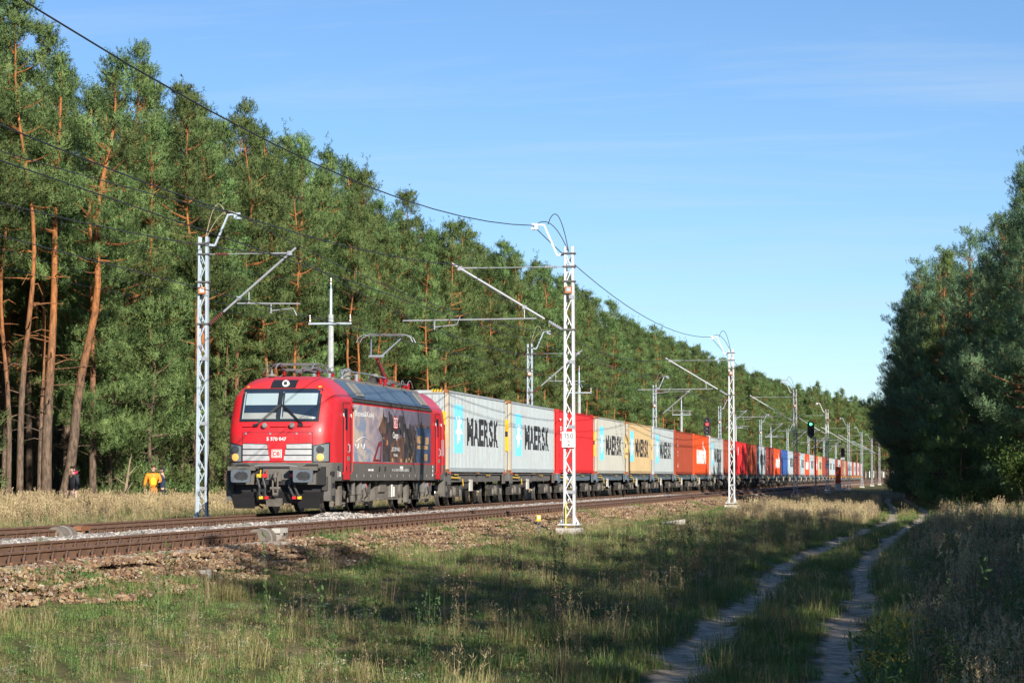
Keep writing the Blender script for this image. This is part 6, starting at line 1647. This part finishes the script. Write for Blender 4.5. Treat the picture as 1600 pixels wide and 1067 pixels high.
# meadow between the camera and the ballast
def meadow(y0, y1, dens):
    ext = 1.5
    n = 0
    A = 0
    ylist = np.arange(y0, y1, 1.0)
    for y in ylist:
        xl = -min(11.6, 0.375 * y + 1.5 + ext); xr = 0.052 * y + 1.0 + ext + 0.6
        for _ in range(int((xr - xl) * dens)):
            x = gr.uniform(xl, xr); yy = y + gr.random(); d = -x
            rd = rutdist(x, yy)
            if rd < gr.uniform(0.2, 0.5):
                if gr.random() < 0.1: put(x, yy, gr.choice(I_low + I_short), gr.uniform(0.25, 0.5))
                continue
            a, b = wn(x, yy, 0.55, 0), wn(x, yy, 0.9, 31)
            mid = float(rutr(yy)) < d < float(rutl(yy))
            if mid or rd < 0.8:
                k = gr.choice(I_short if gr.random() < 0.9 else I_mid); s = gr.uniform(0.6, 1.0)
            elif d > 9.6:
                if gr.random() < (d - 10.3) / 1.1 + 0.08: continue
                k = gr.choice(I_short + I_low if a > 0 else I_mid + I_short); s = gr.uniform(0.4, 0.72)
            elif d < float(rutr(yy)):
                r_ = gr.random(); k = gr.choice(I_weed if r_ < 0.5 else I_straw if r_ < 0.5 + 0.03 * (1 + a) else I_mid if r_ < 0.66 else I_low if r_ < 0.88 else I_short); s = gr.uniform(0.55, 0.95) * min(1, 0.4 + 0.5 * (float(rutr(yy)) - d))
            else:
                r_ = gr.random() + 0.16 * a
                if r_ < 0.24: k = gr.choice(I_short)
                elif r_ < 0.44: k = gr.choice(I_mid)
                elif r_ < 0.84: k = gr.choice(I_low)
                else: k = gr.choice(I_weed)
                if b > 1.3 and gr.random() < 0.1: k = gr.choice(I_straw)
                s = gr.uniform(0.45, 0.85) * (0.72 if d > 5 and yy < 62 else 1)
                if d > 8.6: k = gr.choice(I_short + I_low + I_mid[1:2] + I_low)
                elif yy > 105 and gr.random() < 0.25: k = gr.choice(I_straw)
            put(x, yy, k, s)
meadow(17, 32, 15); meadow(32, 60, 13); meadow(60, 100, 10); meadow(100, 190, 6.5)
# tufts on the ballast slope
for _ in range(700):
    y = 28 + 120 * gr.random() ** 1.3; d = gr.uniform(10.9, 12.3)
    if wn(-d, y, 0.5, 7) < 0.05 + 0.3 * (d - 11): continue
    for q in range(gr.randint(1, 5)): put(-d + gr.gauss(0, 0.2), y + gr.gauss(0, 0.35), gr.choice(I_short + I_low[:1]), gr.uniform(0.5, 1.1))
for cy_, cd_, n__ in ((37.0, 11.1, 60), (34.0, 11.2, 70), (32.6, 11.6, 35), (39.5, 11.3, 25), (44.5, 11.2, 25)):
    for _ in range(n__ // 2):
        y = gr.gauss(cy_, 0.9); d = min(12.2, gr.gauss(cd_, 0.32)); put(-d, y, gr.choice(I_short + I_short + I_low[:1]), gr.uniform(0.6, 1.15))
for _ in range(70):
    y = gr.uniform(23, 60); put(-gr.uniform(3.5, 10.5), y, gr.choice((9, 9, 7, 11)), gr.uniform(0.9, 1.35))
for _ in range(25):
    y = 30 + 50 * gr.random(); put(-gr.uniform(15.2, 16.4), y, gr.choice(I_short), gr.uniform(0.4, 0.7))
# strip between the train and the forest
for y in np.arange(50, 330, 1.0):
    dn = 11 if y < 135 else 4.5
    for _ in range(int(11.5 * dn)):
        d = gr.uniform(20.9, 32.6); yy = y + gr.random(); x = -d
        if y < 135: 
            p = (d - 26.2) / 3 + 0.35 * wn(x, yy, 0.5, 3)
        else: p = 0.5
        if gr.random() < p: k = gr.choice(I_straw); s = gr.uniform(0.6, 0.95)
        else:
            k = gr.choice(I_mid + I_short + I_weed[1:2]); s = gr.uniform(0.6, 1.0)
            if gr.random() < 0.05: k = gr.choice(I_weed)
        put(x, yy, k, s * (0.6 if d < 21.8 else 1))
print('grass tufts', len(GP))
scatter('meadow_grass', GP, GK, GR, GS, GI, 'wild grass and weeds of the meadow and the strips beside the railway')

# goldenrod and tall weeds close by on the right
gold = [combo('goldenrod', weed(30 + k, 5, 0.16, 0.55, 0.8, 0.10, 'g_weed', ('g_yel', (0.085, 0.085, 0.045), 0.024), 'g_weed', 26) + [B(40 + k, 25, 0.2, 0.1, 0.35, 0.006, 0.6, 'g_green')]) for k in range(2)]
for k, (x, y, s) in enumerate(((-0.5, 23.8, 0.95), (-0.32, 22.9, 1.0), (-0.22, 24.2, 0.9), (0.12, 23.7, 0.75), (-0.42, 22.0, 0.7))):
    o = link('goldenrod', gold[k % 2], None, (x, y, gzf(x, y))); o.scale = (s,) * 3; o.rotation_euler = (0, 0, k * 1.3)
    tag(o, 'yellow flowering goldenrod plant beside the right wheel rut', 'plant', 'goldenrod by the right wheel rut')
tall = combo('tall_weed', weed(50, 1, 0.02, 0.85, 1.0, 0.11, 'g_weed', stem='g_weed', nl=34))
for k, (x, y, lab) in enumerate(((0.95, 33.8, 'tall green leafy weed stalk right of the goldenrod'), (1.3, 31.0, 'tall green leafy weed stalk at the right edge of the meadow'), (-7.3, 47.5, 'single tall weed stalk in the shaded meadow below the engine'))):
    o = link('weed_stalk', tall, None, (x, y, gzf(x, y))); tag(o, lab, 'plant')

# ------------------------------------------------------------------ ballast stones
M['st_brown'] = leafmat('brown_stone', (0.15, 0.085, 0.052), (0.50, 0.33, 0.215), 0, 0.9, 0.2, 0.015)
M['st_grey'] = leafmat('grey_stone', (0.20, 0.18, 0.17), (0.55, 0.53, 0.51), 0, 0.9, 0.15, 0.01)
def stone_ramp(m, stops):
    r = [x for x in m.node_tree.nodes if x.type == 'VALTORGB'][0].color_ramp
    while len(r.elements) > 2: r.elements.remove(r.elements[1])
    r.elements[0].color = (*stops[0][1], 1); r.elements[1].color = (*stops[-1][1], 1)
    for p, c in stops[1:-1]: e = r.elements.new(p); e.color = (*c, 1)
stone_ramp(M['st_brown'], [(0, (0.11, 0.07, 0.05)), (0.3, (0.21, 0.125, 0.075)), (0.55, (0.30, 0.19, 0.105)), (0.75, (0.27, 0.20, 0.13)), (0.93, (0.36, 0.265, 0.165)), (1, (0.40, 0.35, 0.28))])
stone_ramp(M['st_grey'], [(0, (0.16, 0.145, 0.135)), (0.5, (0.40, 0.38, 0.36)), (0.8, (0.58, 0.56, 0.54)), (1, (0.52, 0.44, 0.38))])
def stones(seed, n, rad, s0, s1, mat):
    g = np.random.default_rng(seed)
    oc = np.array([(-1,-1,-1),(1,-1,-1),(1,1,-1),(-1,1,-1),(-1,-1,1),(1,-1,1),(1,1,1),(-1,1,1)], float) * 0.72
    F = np.array([(4,5,6),(4,6,7),(0,1,5),(0,5,4),(1,2,6),(1,6,5),(2,3,7),(2,7,6),(3,0,4),(3,4,7)])
    out = []; T = []
    for k in range(n):
        s = g.uniform(s0, s1) * g.choice([0.7, 1, 1, 1.3, 1.9]); q = oc * g.uniform(0.65, 1.1, (8, 1)) * s * np.array([1, g.uniform(0.6, 1), g.uniform(0.55, 0.85)])
        q += g.normal(0, 0.16 * s, q.shape)
        a = g.uniform(0, 6.28); c, s_ = math.cos(a), math.sin(a); q = q @ np.array([[c, s_, 0], [-s_, c, 0], [0, 0, 1]])
        b = g.uniform(-0.6, 0.6); c, s_ = math.cos(b), math.sin(b); q = q @ np.array([[1, 0, 0], [0, c, s_], [0, -s_, c]])
        r_ = rad * math.sqrt(g.random()); t = g.uniform(0, 6.28)
        q += np.array([r_ * math.cos(t), r_ * math.sin(t), s * 0.25 + g.uniform(0, 0.03)])
        out.append(q[F]); T += [np.clip(g.uniform(-0.05, 1.05), 0, 1)] * 10
    return tri_mesh('stones', np.concatenate(out), np.array(T), [M[mat]])
SB = [stones(60 + k, 170, 0.36, 0.012, 0.025, 'st_brown') for k in range(3)] + [stones(70 + k, 90, 0.36, 0.014, 0.03, 'st_grey') for k in range(2)]
SP, SR, SS, SI = [], [], [], []
for y in np.arange(27, 170, 0.5):
    dn = 1.0 if y < 100 else 0.6
    for _ in range(int(8 * dn)):
        d = gr.uniform(10.75, 12.35)
        if d < 11.2 and gr.random() < 0.5: continue
        yy = y + gr.random() * 0.5; SP.append((-d, yy, gzf(-d, yy))); SI.append(gr.choice((0, 1, 2)))
    for _ in range(int(5 * dn)):
        d = gr.uniform(12.55, 14.3); yy = y + gr.random() * 0.5; SP.append((-d, yy, gzf(-d, yy) - 0.02)); SI.append(gr.choice((0, 1, 3)))
    for _ in range(int(7 * dn)):
        d = gr.uniform(14.6, 16.75); yy = y + gr.random() * 0.5; SP.append((-d, yy, gzf(-d, yy))); SI.append(gr.choice((3, 4)))
    for _ in range(int(4 * dn)):
        d = gr.uniform(17.0, 20.5); yy = y + gr.random() * 0.5; SP.append((-d, yy, gzf(-d, yy))); SI.append(gr.choice((3, 4)))
for _ in range(70):      # small heap of fresh ballast beside the front wheels
    yy = gr.gauss(71.0, 2.0); d = gr.gauss(16.35, 0.25); SP.append((-d, yy, gzf(-d, yy) + 0.16 * math.exp(-((yy - 71) / 2.2) ** 2) * gr.random())); SI.append(gr.choice((3, 4)))
n = len(SP)
scatter('ballast_gravel', SP, SB, [(0, 0, gr.uniform(0, 6.28)) for _ in range(n)], [(gr.uniform(0.85, 1.2),) * 3 for _ in range(n)], SI, 'brown and grey ballast stones under and beside the tracks')
# crest of the slope: stones follow the steep side closely, so a few single larger stones lie loose
print('stone patches', n)

# ------------------------------------------------------------------ people at the forest edge
M['skin'] = pm('skin', (0.55, 0.34, 0.25), 0.6, 0, 0.04, 5)
M['hair'] = pm('dark_hair', (0.03, 0.02, 0.015), 0.7, 0, 0.2, 20)
M['hair2'] = pm('brown_hair', (0.09, 0.05, 0.03), 0.7, 0, 0.2, 20)
CLOTH = {}
def cloth(name, col):
    if name not in CLOTH: CLOTH[name] = pm(name, col, 0.85, 0, 0.12, 8, bump=0.2)
    return CLOTH[name]
def skin(name, nodes, edges, mat, parent, levels=1):
    me = bpy.data.meshes.new(name); me.from_pydata([n[0] for n in nodes], edges, [])
    o = link(name, me, parent); me.materials.append(mat)
    md = o.modifiers.new('skin', 'SKIN'); md.use_smooth_shade = True
    for k, n in enumerate(nodes):
        r_ = n[1]; me.skin_vertices[0].data[k].radius = r_ if isinstance(r_, tuple) else (r_, r_)
    me.skin_vertices[0].data[0].use_root = True
    s = o.modifiers.new('sub', 'SUBSURF'); s.levels = levels; s.render_levels = levels
    return o
def person(x, y, rz, label, jacket, trousers, hair, hood=None, armR=None, armL=None, look=0.0, cap=None, h=1.76, vest=None):
    """faces local -Y"""
    t = thing('person', label, 'person', (x, y, gzf(x, y)), rz); s = h / 1.76; t.scale = (s, s, s)
    aR = armR or [(-0.23, 0.0, 1.42), (-0.29, 0.02, 1.15), (-0.30, -0.06, 0.90)]
    aL = armL or [(0.23, 0.0, 1.42), (0.29, 0.02, 1.15), (0.30, -0.06, 0.90)]
    N = [((0, 0, 0.95), (0.12, 0.09)), ((0, 0, 1.15), (0.12, 0.09)), ((0, 0.01, 1.38), (0.165, 0.11)), ((0, 0.0, 1.50), 0.065), ((0, -0.02, 1.57), 0.06), ((look * 0.02, -0.03, 1.66), (0.078, 0.095)), ((look * 0.02, -0.02, 1.73), (0.06, 0.075))]
    E = [(0, 1), (1, 2), (2, 3), (3, 4), (4, 5), (5, 6)]
    def chain(a, pts):
        for p in pts: N.append(p); E.append((a, len(N) - 1)); a = len(N) - 1
        return a
    for A, sg in ((aR, -1), (aL, 1)):
        w = chain(2, [(A[0], 0.06), (A[1], 0.045), (A[2], 0.032)])
        d = (Vector(A[2]) - Vector(A[1])).normalized(); hp = Vector(A[2]) + d * 0.08
        pl = chain(w, [(tuple(hp), (0.04, 0.022))])
        for q, L in ((-0.03, 0.06), (-0.01, 0.075), (0.012, 0.07), (0.032, 0.055)):
            chain(pl, [(tuple(hp + d * L * 0.6 + Vector((0, q, 0))), 0.01), (tuple(hp + d * L + Vector((-sg * 0.02, q, 0))), 0.008)])
        chain(w, [(tuple(Vector(A[2]) + d * 0.05 + Vector((-sg * 0.03, -0.035, 0))), 0.011), (tuple(Vector(A[2]) + d * 0.09 + Vector((-sg * 0.045, -0.05, 0))), 0.009)])
    for sg in (-1, 1):
        chain(0, [((sg * 0.10, 0, 0.86), 0.07), ((sg * 0.11, -0.02, 0.48), 0.052), ((sg * 0.115, 0.02, 0.09), 0.042), ((sg * 0.125, -0.12, 0.04), 0.04)])
    skin('body', N, E, M['skin'], t)
    # head details
    hd = (look * 0.02, -0.03, 1.66)
    MB().lathe((hd[0], hd[1] - 0.10, 1.645), (0, -1, -0.25), [(0.018, -0.02), (0.014, 0.015), (0.004, 0.025)], 6).build('nose', M['skin'], t)
    for q in (-1, 1):
        MB().lathe((hd[0] + q * 0.033, hd[1] - 0.088, 1.675), (0, -1, 0), [(0.012, 0), (0.009, 0.012)], 6).build('eye', M['hair'], t)
        MB().box((hd[0] + q * 0.085, hd[1] + 0.01, 1.655), (0.02, 0.035, 0.055)).build('ear', M['skin'], t)
    MB().box((hd[0], hd[1] - 0.092, 1.603), (0.045, 0.012, 0.01)).build('mouth', pm('lips', (0.4, 0.15, 0.12), 0.6), t)
    skin('cap' if cap else 'hair', [((hd[0], hd[1] + 0.03, 1.70), (0.088, 0.098)), ((hd[0], hd[1] + 0.025, 1.745), (0.07, 0.085)), ((hd[0], hd[1] + 0.055, 1.63), (0.07, 0.055))], [(0, 1), (0, 2)], cap or hair, t)
    J = [((0, 0, 0.86), (0.195, 0.145)), ((0, 0, 1.15), (0.17, 0.13)), ((0, 0.01, 1.38), (0.19, 0.13)), ((0, 0.01, 1.49), (0.09, 0.085))]; JE = [(0, 1), (1, 2), (2, 3)]
    for A in (aR, aL):
        J += [(A[0], 0.085), (A[1], 0.068), (tuple(Vector(A[1]).lerp(Vector(A[2]), 0.93)), 0.052)]; n_ = len(J); JE += [(2, n_ - 3), (n_ - 3, n_ - 2), (n_ - 2, n_ - 1)]
    skin('jacket', J, JE, jacket, t)
    if hood: skin('hood', [((0.03, 0.05, 1.50), (0.105, 0.07)), ((0.06, 0.02, 1.55), (0.06, 0.06)), ((-0.06, 0.04, 1.53), (0.06, 0.06))], [(0, 1), (0, 2)], hood, t)
    if vest: skin('vest', [((0.0, -0.035, 0.98), (0.155, 0.12)), ((0.0, -0.035, 1.2), (0.15, 0.12)), ((0.0, -0.03, 1.38), (0.13, 0.115))], [(0, 1), (1, 2)], vest, t)
    tr_ = [((0, 0, 0.97), (0.178, 0.132)), ((0, 0, 0.90), (0.178, 0.132))]; te = [(0, 1)]
    for sg in (-1, 1):
        tr_ += [((sg * 0.10, 0, 0.8), 0.105), ((sg * 0.11, -0.02, 0.48), 0.08), ((sg * 0.115, 0.02, 0.13), 0.07)]; n_ = len(tr_); te += [(1, n_ - 3), (n_ - 3, n_ - 2), (n_ - 2, n_ - 1)]
    skin('trousers', tr_, te, trousers, t)
    for sg in (-1, 1): MB().box((sg * 0.125, -0.07, 0.045), (0.1, 0.27, 0.1)).build('shoe', M['hair'], t)
    return t
navy, black_c, orange_c, hivis, tan_c = cloth('navy_cloth', (0.02, 0.035, 0.08)), cloth('black_cloth', (0.022, 0.025, 0.034)), cloth('orange_cloth', (0.72, 0.26, 0.02)), cloth('yellow_green_vest', (0.66, 0.78, 0.03)), cloth('beige_cloth', (0.5, 0.4, 0.32))
person(-29.6, 87.0, -0.75, 'person in a dark jacket with a pink hood walking before the tree trunks', black_c, tan_c, M['hair'], hood=cloth('pink_cloth', (0.75, 0.03, 0.16)), look=-1, h=1.74)
p2 = person(-30.2, 98.3, 0.55, 'person in orange clothes with a yellow green vest holding a brown bag', orange_c, cloth('orange_trousers', (0.6, 0.2, 0.04)), M['hair2'], look=1, h=1.82, vest=hivis,
            armR=[(-0.23, 0, 1.42), (-0.3, 0.02, 1.14), (-0.34, -0.02, 0.90)], armL=[(0.22, -0.02, 1.42), (0.26, -0.14, 1.2), (0.16, -0.34, 1.16)])
p3 = person(-29.95, 98.75, 1.9 + PI, 'person in a navy jacket and dark cap facing the one in orange', navy, black_c, M['hair'], cap=cloth('dark_cap', (0.03, 0.03, 0.035)), h=1.76,
            armR=[(-0.22, -0.02, 1.42), (-0.27, -0.12, 1.2), (-0.12, -0.34, 1.2)], armL=[(0.22, -0.02, 1.42), (0.27, -0.12, 1.18), (0.12, -0.32, 1.16)])
t = thing('bag', 'brown bag hanging from the hand of the person in orange', 'bag', (-30.58, 98.1, gzf(-30.2, 98.3) + 0.55), 0.5)
bm_ = MB().hexa([Vector(p) for p in ((-0.2, -0.08, 0), (0.2, -0.08, 0), (0.2, 0.08, 0), (-0.2, 0.08, 0), (-0.16, -0.06, 0.24), (0.16, -0.06, 0.24), (0.16, 0.06, 0.24), (-0.16, 0.06, 0.24))]).build('pouch', cloth('brown_leather', (0.12, 0.045, 0.03)), t)
MB().tube([(-0.12, 0, 0.23), (-0.08, 0, 0.36), (0.08, 0, 0.36), (0.12, 0, 0.23)], 0.012, 5).build('handle', CLOTH['brown_leather'], t)
